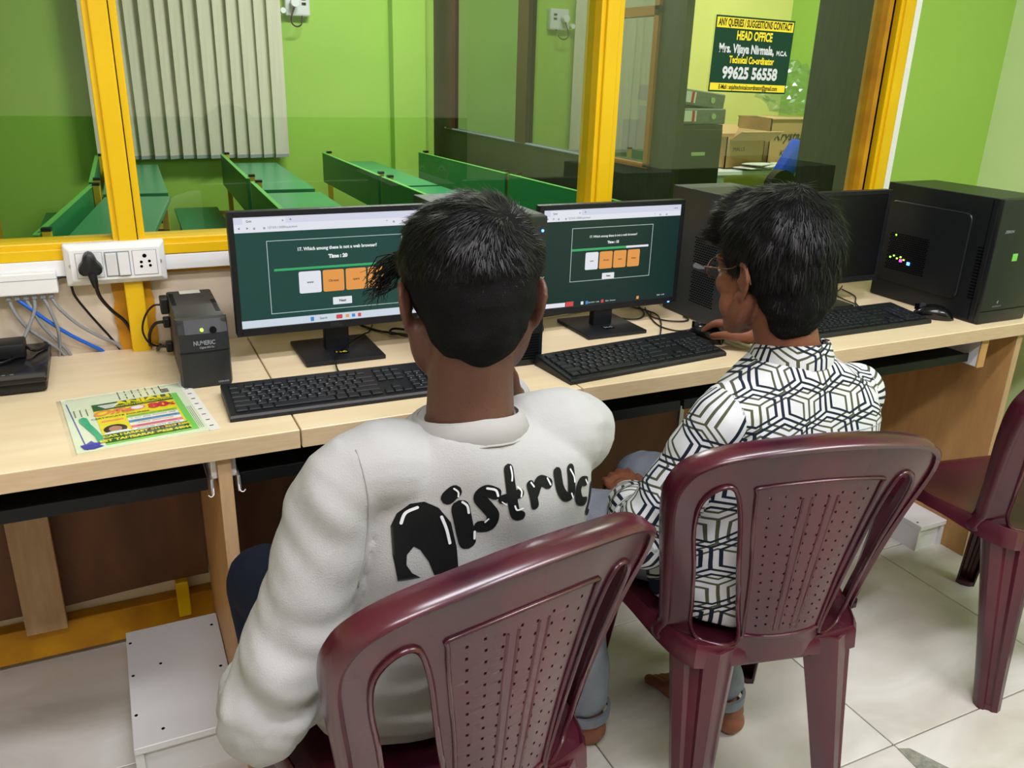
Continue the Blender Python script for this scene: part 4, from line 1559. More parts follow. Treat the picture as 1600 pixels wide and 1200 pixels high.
ft('ANJALI', .0235, .137, FY1 - .011, 'f_ylw', 1.35, .0012)
ft('COMPUTER EDUCATION', .0085, .137, FY1 - .025, 'f_ylw', 1.05, .0003)
ft('Offer', .036, .083, FY1 - .050, 'f_org', 1.0, .0012, shear=.4)
g = B()
poly_prism(g, [(.122 + .014 * math.cos(a), FY1 - .047 + .011 * math.sin(a)) for a in [2 * PI * k / 24 for k in range(24)]], lambda x, y, d: Vector((x, y, .0025 + d)), .0004)
part('stamp', g, 'f_pink', fy, local=True)
g = B()
poly_prism(g, [(.122 + .011 * math.cos(a), FY1 - .047 + .008 * math.sin(a)) for a in [2 * PI * k / 24 for k in range(24)]], lambda x, y, d: Vector((x, y, .0029 + d)), .0004)
part('stamp_centre', g, 'f_wht', fy, local=True)
ft('80', .034, .158, FY1 - .052, 'f_red', 1.0, .0022)
ft('%', .018, .180, FY1 - .056, 'f_red', 1.0, .0012)
ft('CERTIFICATE COURSES', .0085, .090, FY1 - .073, 'f_grn', 1.1, .0002)
cols = ['f_lgrn', 'f_pink', 'f_blu', 'f_wht', 'f_pink', 'f_org', 'f_wht']
rows_t = ['TALLY  GST  DTP  MS OFFICE', 'C  C++  JAVA  PYTHON  WEB', 'HARDWARE  NETWORKING', 'TYPING  SHORTHAND', 'SPOKEN ENGLISH  HINDI', 'AUTOCAD  CCTV  MOBILE', 'ADMISSION OPEN']
for k in range(7):
    y1 = FY1 - .080 - k * .0128
    flat('course_row', .098, FX1 - .004, y1 - .0105, y1, .0025, 'f_wht' if k % 2 else cols[k], fy)
    ft(rows_t[k], .0062, .141, y1 - .0052, ('f_red', 'f_indigo', 'f_grn')[k % 3], .95, .0001, z=.0031)
# small portrait print, plain
g = B()
poly_prism(g, [(.073 + .019 * math.cos(a), FY0 + .058 + .020 * math.sin(a)) for a in [2 * PI * k / 20 for k in range(20)]], lambda x, y, d: Vector((x, y, .0025 + d)), .0004)
part('portrait_hair', g, 'f_hairp', fy, local=True)
g = B()
poly_prism(g, [(.073 + .0105 * math.cos(a), FY0 + .057 + .013 * math.sin(a)) for a in [2 * PI * k / 20 for k in range(20)]], lambda x, y, d: Vector((x, y, .0029 + d)), .0004)
part('portrait_face', g, 'f_face', fy, local=True)
g = B()
poly_prism(g, [(.052, FY0 + .036), (.097, FY0 + .036), (.092, FY0 + .045), (.080, FY0 + .046), (.066, FY0 + .046), (.055, FY0 + .043)], lambda x, y, d: Vector((x, y, .0033 + d)), .0004)
part('portrait_clothes', g, 'f_wht', fy, local=True)
flat('picture_strip', .056, .092, FY1 - .094, FY1 - .088, .0025, 'f_org', fy)
ft('CAR MARKET', .0125, .085, FY0 + .027, 'f_ylw', .95, .0007, z=.0031)
ft('EST TAMBARAM', .0135, .088, FY0 + .010, 'f_ylw', .95, .0008, z=.0031)
ft('044 - 2239 5200', .0115, .158, FY0 + .027, 'f_ylw', .85, .0006, z=.0031)
ft('09628 44044', .0135, .160, FY0 + .010, 'f_ylw', .85, .0008, z=.0031)
# emblem in header
g = B()
for k in range(4):
    bx(g, .060 + k * .003, .095 - k * .003, FY1 - .012 - k * .005, FY1 - .009 - k * .005, .0029, .0032)
part('emblem', g, 'f_wht', fy, local=True)
# newspaper columns round the flyer
g = B()
random.seed(4)
for k in range(8):
    for q in range(7):
        if random.random() < .85:
            x = .100 + q * .0125
            bx(g, x, x + .0022, .222 + k * .0055, .2262 + k * .0055, .0017, .0019)
for q in range(3):
    for k in range(6):
        bx(g, .018 + q * .010, .0202 + q * .010, .165 + k * .006, .169 + k * .006, .0017, .0019)
for q in range(3):
    for k in range(14):
        bx(g, .202 + q * .003, .2028 + q * .003, .02 + k * .008, .0265 + k * .008, .0017, .0019)
bx(g, .176, .190, .224, .229, .0017, .0019)
bx(g, .178, .190, .231, .2365, .0017, .0019)
bx(g, .176, .190, .2385, .244, .0017, .0019)
part('newsprint_text', g, 'f_ink', fl, local=True)
g = B()
for k in range(9):
    bx(g, W_ - .004, W_ + .003, .018 + k * .029, .021 + k * .029, .0020, .0023)
part('margin_text', g, 'f_ink', fl, local=True)
g = B()
poly_prism(g, [(.022, .150), (.030, .158), (.036, .150), (.038, .12), (.044, .09), (.050, .05), (.046, .028), (.040, .030), (.038, .06), (.030, .10), (.022, .135)], lambda x, y, d: Vector((x, y, .0026 + d)), .0004)
part('green_print_band', g, 'f_teal', fl, local=True)
g = B()
poly_prism(g, [(.010, .24), (.0118, .24), (.0215, .01), (.0195, .01)], lambda x, y, d: Vector((x, y, .0018 + d)), .0004)
part('blue_edge_line', g, 'f_indigo', fl, local=True)
g = B()
poly_prism(g, [(.016, .012), (.030, .008), (.046, .014), (.040, .022), (.046, .030), (.034, .034), (.030, .044), (.022, .034), (.012, .030)], lambda x, y, d: Vector((x, y, .0026 + d)), .0004)
part('violet_print_spot', g, 'f_indigo', fl, local=True)
b = B()
nx, ny = 14, 16
vs = {}
for i in range(nx + 1):
    for j in range(ny + 1):
        x, y = i / nx * W_, j / ny * H_
        e = min(i, nx - i, j, ny - j)
        vs[i, j] = b.verts.new((x - .004, y - .004, .0034 + (.0012 * noise.noise(Vector((x * 30, y * 30, 3))) + .0012 if e > 0 else -.0028)))
for i in range(nx):
    for j in range(ny):
        b.faces.new((vs[i, j], vs[i + 1, j], vs[i + 1, j + 1], vs[i, j + 1]))
part('clear_sleeve', b, 'pl_sheet', fl, local=True, smooth=True)

# ================================================================== LOOSE CABLES ON THE WORKTOP
wcable('thin black keyboard cable looping from behind the left monitor foot to its keyboard',
       [(.405, 1.605, .765), (.40, 1.63, .755), (.398, 1.665, .754), (.404, 1.70, .764), (.42, 1.74, .7665), (.455, 1.79, .7665), (.51, 1.85, .7665), (.535, 1.90, .754), (.56, 1.955, .754)], .0018, 'cable_black')
wcable('coiled black cable on the worktop beside the left monitor foot',
       [(.53, 1.955, .756), (.56, 1.90, .754), (.585, 1.86, .758), (.61, 1.83, .756), (.63, 1.845, .760), (.62, 1.875, .758), (.59, 1.88, .762), (.575, 1.86, .758), (.59, 1.835, .762), (.625, 1.82, .758), (.645, 1.85, .756), (.64, 1.90, .754)], .0030, 'cable_black')
wcable('thick black cable coiled on the worktop between the left tower and the middle monitor',
       [(.95, 1.90, .79), (.965, 1.85, .775), (.95, 1.79, .758), (.93, 1.755, .756), (.885, 1.725, .756), (.845, 1.73, .757), (.835, 1.77, .757), (.86, 1.80, .757), (.90, 1.79, .758), (.895, 1.76, .760), (.86, 1.765, .758)], .0042, 'cable_black')
wcable('black cable behind the middle monitor foot running to the wall',
       [(.90, 1.91, .757), (.98, 1.875, .757), (1.06, 1.88, .757), (1.14, 1.90, .757), (1.19, 1.93, .80), (1.20, 1.955, .86)], .0035, 'cable_black')
wcable('thin black cable loop lying between the middle monitor and the grey tower',
       [(1.14, 1.90, .775), (1.17, 1.84, .757), (1.19, 1.79, .754), (1.23, 1.775, .754), (1.27, 1.81, .754), (1.29, 1.86, .756), (1.30, 1.91, .758), (1.31, 1.95, .757)], .0022, 'cable_black')
pts = []
for k in range(26):
    a = k * .9
    pts.append((1.285 + .045 * math.cos(a) + .004 * (k % 3), 1.885 + .022 * math.sin(a * 1.07), .757 + .0016 * k * .6))
wcable('tangled bunch of thin black cables near the foot of the grey tower', pts, .0018, 'cable_black')
wcable('thin black keyboard cable of the middle keyboard',
       [(1.155, 1.578, .77), (1.19, 1.62, .756), (1.235, 1.68, .754), (1.275, 1.74, .754), (1.30, 1.80, .754), (1.29, 1.86, .754)], .0018, 'cable_black')
wcable('thin black cable curling under the side of the grey tower',
       [(1.30, 1.85, .757), (1.275, 1.79, .754), (1.285, 1.74, .754), (1.32, 1.715, .754), (1.35, 1.72, .754), (1.355, 1.75, .754)], .0020, 'cable_black')
wcable('thin black cable looping on the worktop behind the right keyboard',
       [(1.86, 1.60, .762), (1.88, 1.65, .754), (1.915, 1.69, .754), (1.925, 1.74, .754), (1.95, 1.80, .754), (2.00, 1.83, .756), (2.04, 1.86, .757)], .0020, 'cable_black')
wcable('thin black cable tangle behind the foot of the right monitor',
       [(1.93, 1.86, .80), (1.96, 1.84, .775), (1.94, 1.82, .757), (1.99, 1.84, .762), (2.01, 1.87, .775), (1.97, 1.89, .785), (1.95, 1.86, .77), (1.99, 1.83, .757)], .0022, 'cable_black')

# ================================================================== PLASTIC CHAIRS
def bezier_outline(pts, n=5):
    """closed Catmull-Rom through 2D points"""
    P = [Vector((p[0], p[1])) for p in pts]
    out = []
    m = len(P)
    for i in range(m):
        p0, p1, p2, p3 = P[i - 1], P[i], P[(i + 1) % m], P[(i + 2) % m]
        for k in range(n):
            t = k / n
            q = 0.5 * ((2 * p1) + (-p0 + p2) * t + (2 * p0 - 5 * p1 + 4 * p2 - p3) * t * t + (-p0 + 3 * p1 - 3 * p2 + p3) * t ** 3)
            out.append((q.x, q.y))
    return out


_o = [(-.178, -.03), (-.184, .02), (-.192, .08), (-.203, .15), (-.216, .22), (-.226, .285), (-.224, .330), (-.203, .366), (-.14, .390)]
OUT = _o + [(0, .401)] + [(-x, v) for x, v in _o[::-1]] + [(0, -.034)]
OPEN = [(.080, .004), (.130, -.006), (.150, .02), (.158, .08), (.170, .16), (.186, .24), (.188, .295), (.170, .326), (.144, .326), (.124, .27), (.106, .17), (.090, .08)]


def back_map(u, v):
    x = u
    kk = 2.45 - 2.1 * min(1, max(0, v / .40))
    y = -.206 - .051 * max(0, v / .40) ** 1.1 + kk * u * u
    return Vector((x, y, .438 + v))


def chair_mesh():
    parts_ = {}
    # --- backrest plate with openings and perforations
    cu = bpy.data.curves.new('c', 'CURVE')
    cu.dimensions = '2D'
    cu.fill_mode = 'BOTH'

    def spl(pts):
        s = cu.splines.new('POLY')
        s.points.add(len(pts) - 1)
        for q, p in zip(s.points, pts):
            q.co = (p[0], p[1], 0, 1)
        s.use_cyclic_u = True
    spl(bezier_outline(OUT, 4))
    spl(bezier_outline(OPEN, 4))
    spl(bezier_outline([(-x, y) for x, y in OPEN][::-1], 4))
    rnd = random.Random(5)
    for r in range(15):
        v = .042 + r * .0190
        hw = .062 + (.098 - .062) * ((v - .042) / .27)
        for c in range(8):
            u = (-1 + 2 * (c + .5) / 8) * hw + rnd.uniform(-.001, .001)
            vv = v + (.004 if c % 2 else 0)
            a, h_ = .0019, .0023
            spl([(u - a, vv - h_), (u + a, vv - h_), (u + a, vv + h_), (u - a, vv + h_)])
    o = bpy.data.objects.new('c', cu)
    col.objects.link(o)
    me = bpy.data.meshes.new_from_object(o)
    bpy.data.objects.remove(o)
    bm = B()
    bm.from_mesh(me)
    bmesh.ops.remove_doubles(bm, verts=bm.verts, dist=1e-5)
    for k in range(-14, 15):
        geom = bm.verts[:] + bm.edges[:] + bm.faces[:]
        bmesh.ops.bisect_plane(bm, geom=geom, plane_co=(k * .0155 + .0007, 0, 0), plane_no=(1, 0, 0))
    for k in range(0, 28):
        geom = bm.verts[:] + bm.edges[:] + bm.faces[:]
        bmesh.ops.bisect_plane(bm, geom=geom, plane_co=(0, -.025 + k * .0166, 0), plane_no=(0, 1, 0))
    for v in bm.verts:
        v.co = back_map(v.co.x, v.co.y)
    # thickness
    r = bmesh.ops.extrude_face_region(bm, geom=bm.faces[:])
    nv = [g for g in r['geom'] if isinstance(g, bmesh.types.BMVert)]
    bmesh.ops.translate(bm, verts=nv, vec=(0, .0045, 0))
    bmesh.ops.recalc_face_normals(bm, faces=bm.faces)
    parts_['backrest'] = finish(bm, 35)
    # --- rolled rim and frame ribs
    bm = B()
    rim = bezier_outline(OUT, 5)
    i0 = [i for i, p in enumerate(rim) if p[1] > -.015]
    path = [p for p in rim if p[1] > -.012]
    # start at lower left going round the top
    path = sorted(range(len(rim)), key=lambda i: i)
    seq = [rim[i] for i in path if rim[i][1] > -.025]
    k0 = min(range(len(seq)), key=lambda i: (seq[i][0] + .209) ** 2 + (seq[i][1] + .025) ** 2)
    seq = seq[k0:] + seq[:k0]
    rings = []
    for (x, v) in seq:
        p = back_map(x, v)
        c = Vector((0, back_map(0, .15).y, .43 + .18))
        n = Vector((p.x, 0, p.z - c.z))
        n.normalize()
        wv = .030 + .012 * max(0, min(1, (v - .1) / .2))
        a = p + Vector((0, -.005, 0))
        prof = [a - n * .006, a + n * .0005 + Vector((0, -.004, 0)), a + n * .006, a + n * .009 + Vector((0, wv * .6, 0)), a + n * .006 + Vector((0, wv, 0)),
                a + n * .001 + Vector((0, wv, 0)), a + n * .003 + Vector((0, .012, 0)), a - n * .004 + Vector((0, .010, 0))]
        rings.append(prof)
    loft(bm, rings)
    parts_['back_rim'] = finish(bm, 60)
    bm = B()
    for sgn in (1, -1):
        loop = bezier_outline(OPEN, 4)
        pts = [back_map(x * sgn, v) + Vector((0, -.0015, 0)) for x, v in loop]
        pts.append(pts[0])
        tube(bm, pts, .0042, n=6, smooth=False)
    pan = [(-.072, .03), (-.066, .020), (0, .018), (.066, .020), (.072, .03), (.084, .15), (.098, .24), (.109, .315), (.103, .330), (0, .338), (-.103, .330), (-.109, .315), (-.098, .24), (-.084, .15)]
    pts = [back_map(x, v) + Vector((0, -.001, 0)) for x, v in bezier_outline(pan, 4)]
    pts.append(pts[0])
    tube(bm, pts, .0032, n=6, smooth=False)
    for f in (-.30, -.15, .15, .30):
        pts = [back_map(f * (.070 + (.104 - .070) * (v - .03) / .29), v) + Vector((0, .0010, 0)) for v in [.032 + k * .0275 for k in range(11)]]
        tube(bm, pts, .0026, n=6, smooth=False)
    parts_['back_rib'] = finish(bm, 60)
    # --- seat shell
    bm = B()
    nu, nv_ = 22, 22
    g = {}

    def seat_pt(a, c):
        """a across -1..1, c 0 rear..1 front"""
        hw = .150 + .062 * min(1, c * 2.2) ** .7
        if c > .86:
            hw -= .030 * ((c - .86) / .14) ** 2
        y = -.190 + .405 * c - .030 * abs(a) ** 3 * (c > .5) * (c - .5) * 2
        z = .430 - .016 * (1 - a * a) * math.sin(PI * min(1, c + .05)) + .012 * abs(a) ** 3
        if c > .85:
            z -= .030 * ((c - .85) / .15) ** 2
        return Vector((a * hw, y, z))
    for i in range(nu + 1):
        for j in range(nv_ + 1):
            g[i, j] = bm.verts.new(seat_pt(-1 + 2 * i / nu, j / nv_))
    for i in range(nu):
        for j in range(nv_):
            bm.faces.new((g[i, j], g[i + 1, j], g[i + 1, j + 1], g[i, j + 1]))
    r = bmesh.ops.extrude_face_region(bm, geom=bm.faces[:])
    nv = [q for q in r['geom'] if isinstance(q, bmesh.types.BMVert)]
    bmesh.ops.translate(bm, verts=nv, vec=(0, 0, -.005))
    parts_['seat'] = finish(bm, 35)
    # --- apron (skirt) round the seat
    bm = B()
    edge = [seat_pt(-1, j / nv_) for j in range(nv_ + 1)] + [seat_pt(-1 + 2 * i / nu, 1) for i in range(1, nu + 1)] + [seat_pt(1, 1 - j / nv_) for j in range(1, nv_ + 1)] + [seat_pt(1 - 2 * i / nu, 0) for i in range(1, nu + 1)]
    rings = []
    cen = Vector((0, 0, .43))
    L_ = len(edge)
    for i, p in enumerate(edge):
        n = Vector((p.x, p.y * .9, 0)).normalized()
        # arch between legs
        ang = math.atan2(p.y, p.x)
        arch = abs(math.sin(2 * ang))
        d = .024 + (.050 if p.y > 0 else .018) * arch ** 2.2
        rings.append([p + n * .001 + Vector((0, 0, .003)), p + n * .007 + Vector((0, 0, -.006)), p + n * .010 + Vector((0, 0, -d)),
                      p + n * .006 + Vector((0, 0, -d)), p + n * .003 + Vector((0, 0, -.008)), p - n * .004 + Vector((0, 0, -.002))])
    rows = [[bm.verts.new(q) for q in rg] for rg in rings]
    for i in range(L_):
        a, b_ = rows[i], rows[(i + 1) % L_]
        if (edge[i] - edge[(i + 1) % L_]).length < 1e-7:
            continue
        for k in range(6):
            kk = (k + 1) % 6
            bm.faces.new((a[k], a[kk], b_[kk], b_[k]))
    parts_['apron'] = finish(bm, 40)

    # --- legs: open channel section, tapering
    def leg(top, foot, out, wt, wb_):
        bm = B()
        out = Vector(out).normalized()
        side = Vector((0, 0, 1)).cross(out).normalized()
        rings = []
        n = 9
        for k in range(n + 1):
            f = k / n
            c = Vector(top).lerp(Vector(foot), f)
            w = wt * (1 - f) ** 1.3 + wb_ * (1 - (1 - f) ** 1.3)
            dep = w * .62
            th = .0045
            prof = []
            outer = [(-1.0, -.62), (-.98, -.15), (-.72, .22), (-.30, .30), (-.16, .20), (.16, .20), (.30, .30), (.72, .22), (.98, -.15), (1.0, -.62)]
            for (a, d) in outer:
                prof.append(c + side * (a * w / 2) + out * (d * dep))
            for (a, d) in outer[::-1]:
                s_ = (w / 2 - th) / (w / 2)
                prof.append(c + side * (a * w / 2 * s_) + out * (d * dep - (th if d > -.5 else 0)))
            rings.append(prof)
        loft(bm, rings)
        if True:   # foot pad ledge
            c = Vector(foot)
            pts = [c + side * (a * wb_ / 2 * .92) + out * (d * wb_ * .62) for a, d in ((-1, -.62), (-.95, -.15), (-.7, .2), (.7, .2), (.95, -.15), (1, -.62), (.5, -.9), (-.5, -.9))]
            loft(bm, [[p + Vector((0, 0, .0005)) for p in pts], [p + Vector((0, 0, .014)) for p in pts]])
        return finish(bm, 40)
    parts_['leg1'] = leg((-.135, -.165, .430), (-.155, -.235, 0), (-.9, -1, 0), .120, .058)
    parts_['leg2'] = leg((.135, -.165, .430), (.155, -.235, 0), (.9, -1, 0), .120, .058)
    parts_['leg3'] = leg((-.182, .150, .415), (-.205, .205, 0), (-.8, .8, 0), .080, .048)
    parts_['leg4'] = leg((.182, .150, .415), (.205, .205, 0), (.8, .8, 0), .080, .048)
    # under-rail below the back
    bm = B()
    bx(bm, -.125, .125, -.188, -.180, .385, .432, bev=.002)
    parts_['lower_rail'] = finish(bm, 40)
    return parts_


CH = chair_mesh()
for me in CH.values():
    me.materials.append(M['chair'])


def chair(x, y, rz, lab):
    t = thing('plastic_chair', lab, 'chair', (x, y, 0), math.radians(rz), 'maroon plastic chairs')
    for n, me in CH.items():
        nm = 'leg' if n.startswith('leg') else n
        o = bpy.data.objects.new(nm, me)
        col.objects.link(o)
        o.parent = t
        WM[o] = WM[t].copy()
    return t


chair(.345, .972, 10.5, 'maroon perforated plastic chair under the boy in the plain sweatshirt')
chair(1.010, 1.080, -12.7, 'maroon perforated plastic chair under the boy in the patterned shirt')
chair(1.890, 1.131, -8.4, 'empty maroon plastic chair at the right edge of the picture')

# ================================================================== PEOPLE
LETTER_D= [(0.268, 0.76), (0.263, 0.798), (0.263, 0.835), (0.271, 0.851), (0.287, 0.863), (0.304, 0.864), (0.321, 0.854), (0.336, 0.832), (0.343, 0.797), (0.345, 0.765), (0.314, 0.761), (0.307, 0.782), (0.297, 0.8), (0.289, 0.806), (0.28, 0.796), (0.279, 0.782), (0.286, 0.769), (0.297, 0.76)]
STROKES= [([(0.333, 0.866), (0.337, 0.87), (0.341, 0.873)], 0.0074), ([(0.348, 0.85), (0.352, 0.828), (0.357, 0.803)], 0.0096), ([(0.392, 0.865), (0.38, 0.87), (0.372, 0.862), (0.382, 0.847), (0.389, 0.835), (0.385, 0.821), (0.373, 0.821)], 0.0067), ([(0.412, 0.892), (0.413, 0.871), (0.415, 0.847), (0.419, 0.832), (0.425, 0.83)], 0.0056), ([(0.401, 0.856), (0.414, 0.858), (0.425, 0.86)], 0.0048), ([(0.441, 0.867), (0.444, 0.853), (0.446, 0.84)], 0.0048), ([(0.446, 0.854), (0.456, 0.868), (0.469, 0.862)], 0.0056), ([(0.485, 0.872), (0.487, 0.852), (0.495, 0.838), (0.505, 0.836), (0.507, 0.853), (0.507, 0.871)], 0.0052), ([(0.536, 0.844), (0.525, 0.848), (0.519, 0.836), (0.524, 0.821), (0.535, 0.815)], 0.0052), ([(0.553, 0.83), (0.55, 0.809), (0.545, 0.795), (0.551, 0.786)], 0.0033)]
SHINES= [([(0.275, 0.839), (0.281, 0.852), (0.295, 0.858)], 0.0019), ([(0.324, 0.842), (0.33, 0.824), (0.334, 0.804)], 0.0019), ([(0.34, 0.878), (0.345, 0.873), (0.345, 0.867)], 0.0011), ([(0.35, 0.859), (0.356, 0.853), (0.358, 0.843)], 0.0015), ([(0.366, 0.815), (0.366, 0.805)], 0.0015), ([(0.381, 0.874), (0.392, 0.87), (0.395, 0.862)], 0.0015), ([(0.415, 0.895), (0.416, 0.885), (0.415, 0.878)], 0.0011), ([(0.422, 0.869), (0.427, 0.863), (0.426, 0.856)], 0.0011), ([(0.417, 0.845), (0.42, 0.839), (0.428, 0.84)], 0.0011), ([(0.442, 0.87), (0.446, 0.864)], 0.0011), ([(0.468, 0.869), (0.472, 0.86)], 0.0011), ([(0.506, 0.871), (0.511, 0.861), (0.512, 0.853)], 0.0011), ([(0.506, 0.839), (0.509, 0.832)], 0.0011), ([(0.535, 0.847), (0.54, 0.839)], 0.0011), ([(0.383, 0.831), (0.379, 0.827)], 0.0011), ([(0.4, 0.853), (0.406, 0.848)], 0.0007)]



def ell(bm, c, r, rot=None, sub=3):
    """ellipsoid, radii r, optional rotation matrix"""
    n0 = len(bm.verts)
    m = Matrix.Translation(Vector(c)) @ (rot.to_4x4() if rot is not None else Matrix.Identity(4)) @ Matrix.Diagonal((r[0], r[1], r[2], 1))
    bmesh.ops.create_icosphere(bm, subdivisions=sub, radius=1, matrix=m)


def limb(bm, pts, rad, per=5, n=16):
    """smooth tapering limb, closed and capped, through the joints"""
    P = smooth_pts(pts, per)
    m = len(P)
    R = []
    for i in range(m):
        f = i / (m - 1) * (len(rad) - 1)
        k = min(int(f), len(rad) - 2)
        R.append(rad[k] * (1 - (f - k)) + rad[k + 1] * (f - k))
    tube(bm, P, R, n=n, smooth=False)
    ell(bm, P[0], (R[0],) * 3, sub=2)
    ell(bm, P[-1], (R[-1],) * 3, sub=2)


def trunk(bm, secs, n=28, per=5):
    """secs: (centre, half width vector, half depth vector) from pelvis to neck"""
    C_ = smooth_pts([s[0] for s in secs], per)
    W_s = smooth_pts([s[1] for s in secs], per)
    D_s = smooth_pts([s[2] for s in secs], per)
    rings = []
    for c, w, d in zip(C_, W_s, D_s):
        ring = []
        for q in range(n):
            a = 2 * PI * q / n
            ca, sa = math.cos(a), math.sin(a)
            e = .82
            ring.append(c + w * (abs(ca) ** e * (1 if ca > 0 else -1)) + d * (abs(sa) ** e * (1 if sa > 0 else -1)))
        rings.append(ring)
    loft(bm, rings)


def fuse(bm, voxel, smooth_it=6, smooth_f=.5):
    me = bpy.data.meshes.new('u')
    bmesh.ops.recalc_face_normals(bm, faces=bm.faces)
    bm.to_mesh(me)
    bm.free()
    o = bpy.data.objects.new('u', me)
    col.objects.link(o)
    r = o.modifiers.new('r', 'REMESH')
    r.mode = 'VOXEL'
    r.voxel_size = voxel
    r.use_smooth_shade = True
    s = o.modifiers.new('s', 'SMOOTH')
    s.iterations = smooth_it
    s.factor = smooth_f
    dg = bpy.context.evaluated_depsgraph_get()
    out = bpy.data.meshes.new_from_object(o.evaluated_get(dg))
    bpy.data.objects.remove(o)
    for p in out.polygons:
        p.use_smooth = True
    return out


def coords(me):
    a = np.empty(len(me.vertices) * 3, dtype=np.float32)
    me.vertices.foreach_get('co', a)
    return a.reshape(-1, 3)


def set_coords(me, a):
    me.vertices.foreach_set('co', a.astype(np.float32).ravel())
    me.update()


def normals(me):
    a = np.empty(len(me.vertices) * 3, dtype=np.float32)
    me.vertices.foreach_get('normal', a)
    return a.reshape(-1, 3)


def limb_params(P, chains):
    """nearest chain, distance along it and angle about it, for points P"""
    best = np.full(len(P), 1e9)
    cid = np.zeros(len(P), int)
    al = np.zeros(len(P))
    an = np.zeros(len(P))
    for ci, (pts, rad) in enumerate(chains):
        L0 = 0.0
        for i in range(len(pts) - 1):
            a = np.array(pts[i], float)
            b = np.array(pts[i + 1], float)
            ab = b - a
            ln = np.linalg.norm(ab)
            d = ab / ln
            t = np.clip(((P - a) @ d) / ln, 0, 1)
            q = a + t[:, None] * ab
            v = P - q
            rr = rad[i] * (1 - t) + rad[i + 1] * t
            dist = np.linalg.norm(v, axis=1) / rr
            ref = np.array((0, 0, 1.0)) if abs(d[2]) < .8 else np.array((0, -1.0, 0))
            e1 = np.cross(d, ref)
            e1 /= np.linalg.norm(e1)
            e2 = np.cross(d, e1)
            ang = np.arctan2(v @ e2, v @ e1)
            m = dist < best
            best[m] = dist[m]
            cid[m] = ci
            al[m] = L0 + t[m] * ln
            an[m] = ang[m]
            L0 += ln
    return cid, al, an


def folds(me, fn):
    P = coords(me)
    Nn = normals(me)
    d = np.asarray(fn(P), dtype=float)
    e = np.empty(len(me.edges) * 2, dtype=np.int32)
    me.edges.foreach_get('vertices', e)
    a, b = e[0::2], e[1::2]
    cnt = np.bincount(a, minlength=len(P)) + np.bincount(b, minlength=len(P))
    for _ in range(5):      # even out jumps where two limbs meet
        s_ = np.bincount(a, weights=d[b], minlength=len(P)) + np.bincount(b, weights=d[a], minlength=len(P))
        d = .5 * d + .5 * s_ / np.maximum(cnt, 1)
    set_coords(me, P + Nn * d[:, None])


def vnoise(P, sc_, seed=0.0):
    out = np.empty(len(P))
    for i, p in enumerate(P):
        out[i] = noise.noise(Vector((p[0] * sc_[0] + seed, p[1] * sc_[1], p[2] * sc_[2])))
    return out


def head(bm, M4):
    """adult male head, face towards local +y, origin between the ears"""
    def E(c, r, rx=0.0, ry=0.0, rz=0.0, sub=3):
        rot = (Matrix.Rotation(rz, 4, 'Z') @ Matrix.Rotation(ry, 4, 'Y') @ Matrix.Rotation(rx, 4, 'X'))
        m = M4 @ Matrix.Translation(Vector(c)) @ rot @ Matrix.Diagonal((r[0], r[1], r[2], 1))
        bmesh.ops.create_icosphere(bm, subdivisions=sub, radius=1, matrix=m)

    def Lb(pts, rad, n=12):
        limb(bm, [M4 @ Vector(p) for p in pts], rad, per=3, n=n)
    E((0, -.008, .035), (.074, .094, .083))
    E((0, -.030, .010), (.070, .068, .072))
    E((0, .030, .035), (.064, .062, .062))            # forehead
    E((0, .036, -.032), (.061, .054, .072))           # face mass
    E((0, .062, -.093), (.036, .029, .027))           # chin
    for s in (1, -1):
        Lb([(s * .060, -.002, -.040), (s * .053, .018, -.072), (s * .030, .052, -.096)], [.021, .020, .019])   # jaw line
        E((s * .040, .060, -.022), (.022, .022, .022))    # cheekbone
        E((s * .044, .040, -.058), (.022, .030, .030))    # cheek
        E((s * .030, .079, .022), (.024, .013, .008))     # brow
        E((s * .033, .0745, .002), (.0125, .0125, .0110))  # eyeball mound
        E((s * .033, .0772, .0075), (.0150, .010, .0038), rx=-.2)  # upper lid
        E((s * .033, .0765, -.0075), (.0140, .009, .0030))
        E((s * .012, .095, -.033), (.0080, .010, .0065))   # nostril wing
        # ear: rim, inner bowl, lobe
        pts = []
        for k in range(11):
            a = math.radians(-100 + k * 27)
            pts.append((s * (.0785 + .010 * (1 - abs(k - 5) / 8)), -.010 - .0155 * math.sin(a) * 1 - .004, -.012 + .0275 * -math.cos(a) * -1))
        ring = [(s * (.078 + .0105), -.012 + .0165 * math.cos(math.radians(t)), -.006 + .030 * math.sin(math.radians(t))) for t in (-70, -100, -140, 180, 140, 100, 60, 20, 0)]
        ring = [(s * .074, .004, .012), (s * .080, -.002, .022), (s * .086, -.014, .025), (s * .090, -.026, .018), (s * .091, -.031, .002), (s * .088, -.028, -.014), (s * .084, -.019, -.028), (s * .079, -.008, -.036), (s * .076, -.001, -.030)]
        Lb(ring, [.0035, .0045, .0046, .0046, .0044, .0042, .005, .0062, .0045], n=8)
        E((s * .080, -.013, -.005), (.0040, .015, .026), rz=s * .25)
        E((s * .076, .001, -.008), (.005, .005, .007))
    Lb([(0, .086, .012), (0, .096, -.010), (0, .108, -.028), (0, .104, -.036)], [.0075, .0078, .0100, .0085])   # nose
    E((0, .090, -.052), (.019, .010, .0058))           # upper lip
    E((0, .088, -.064), (.017, .010, .0068))           # lower lip
    E((0, .078, -.057), (.026, .012, .013))


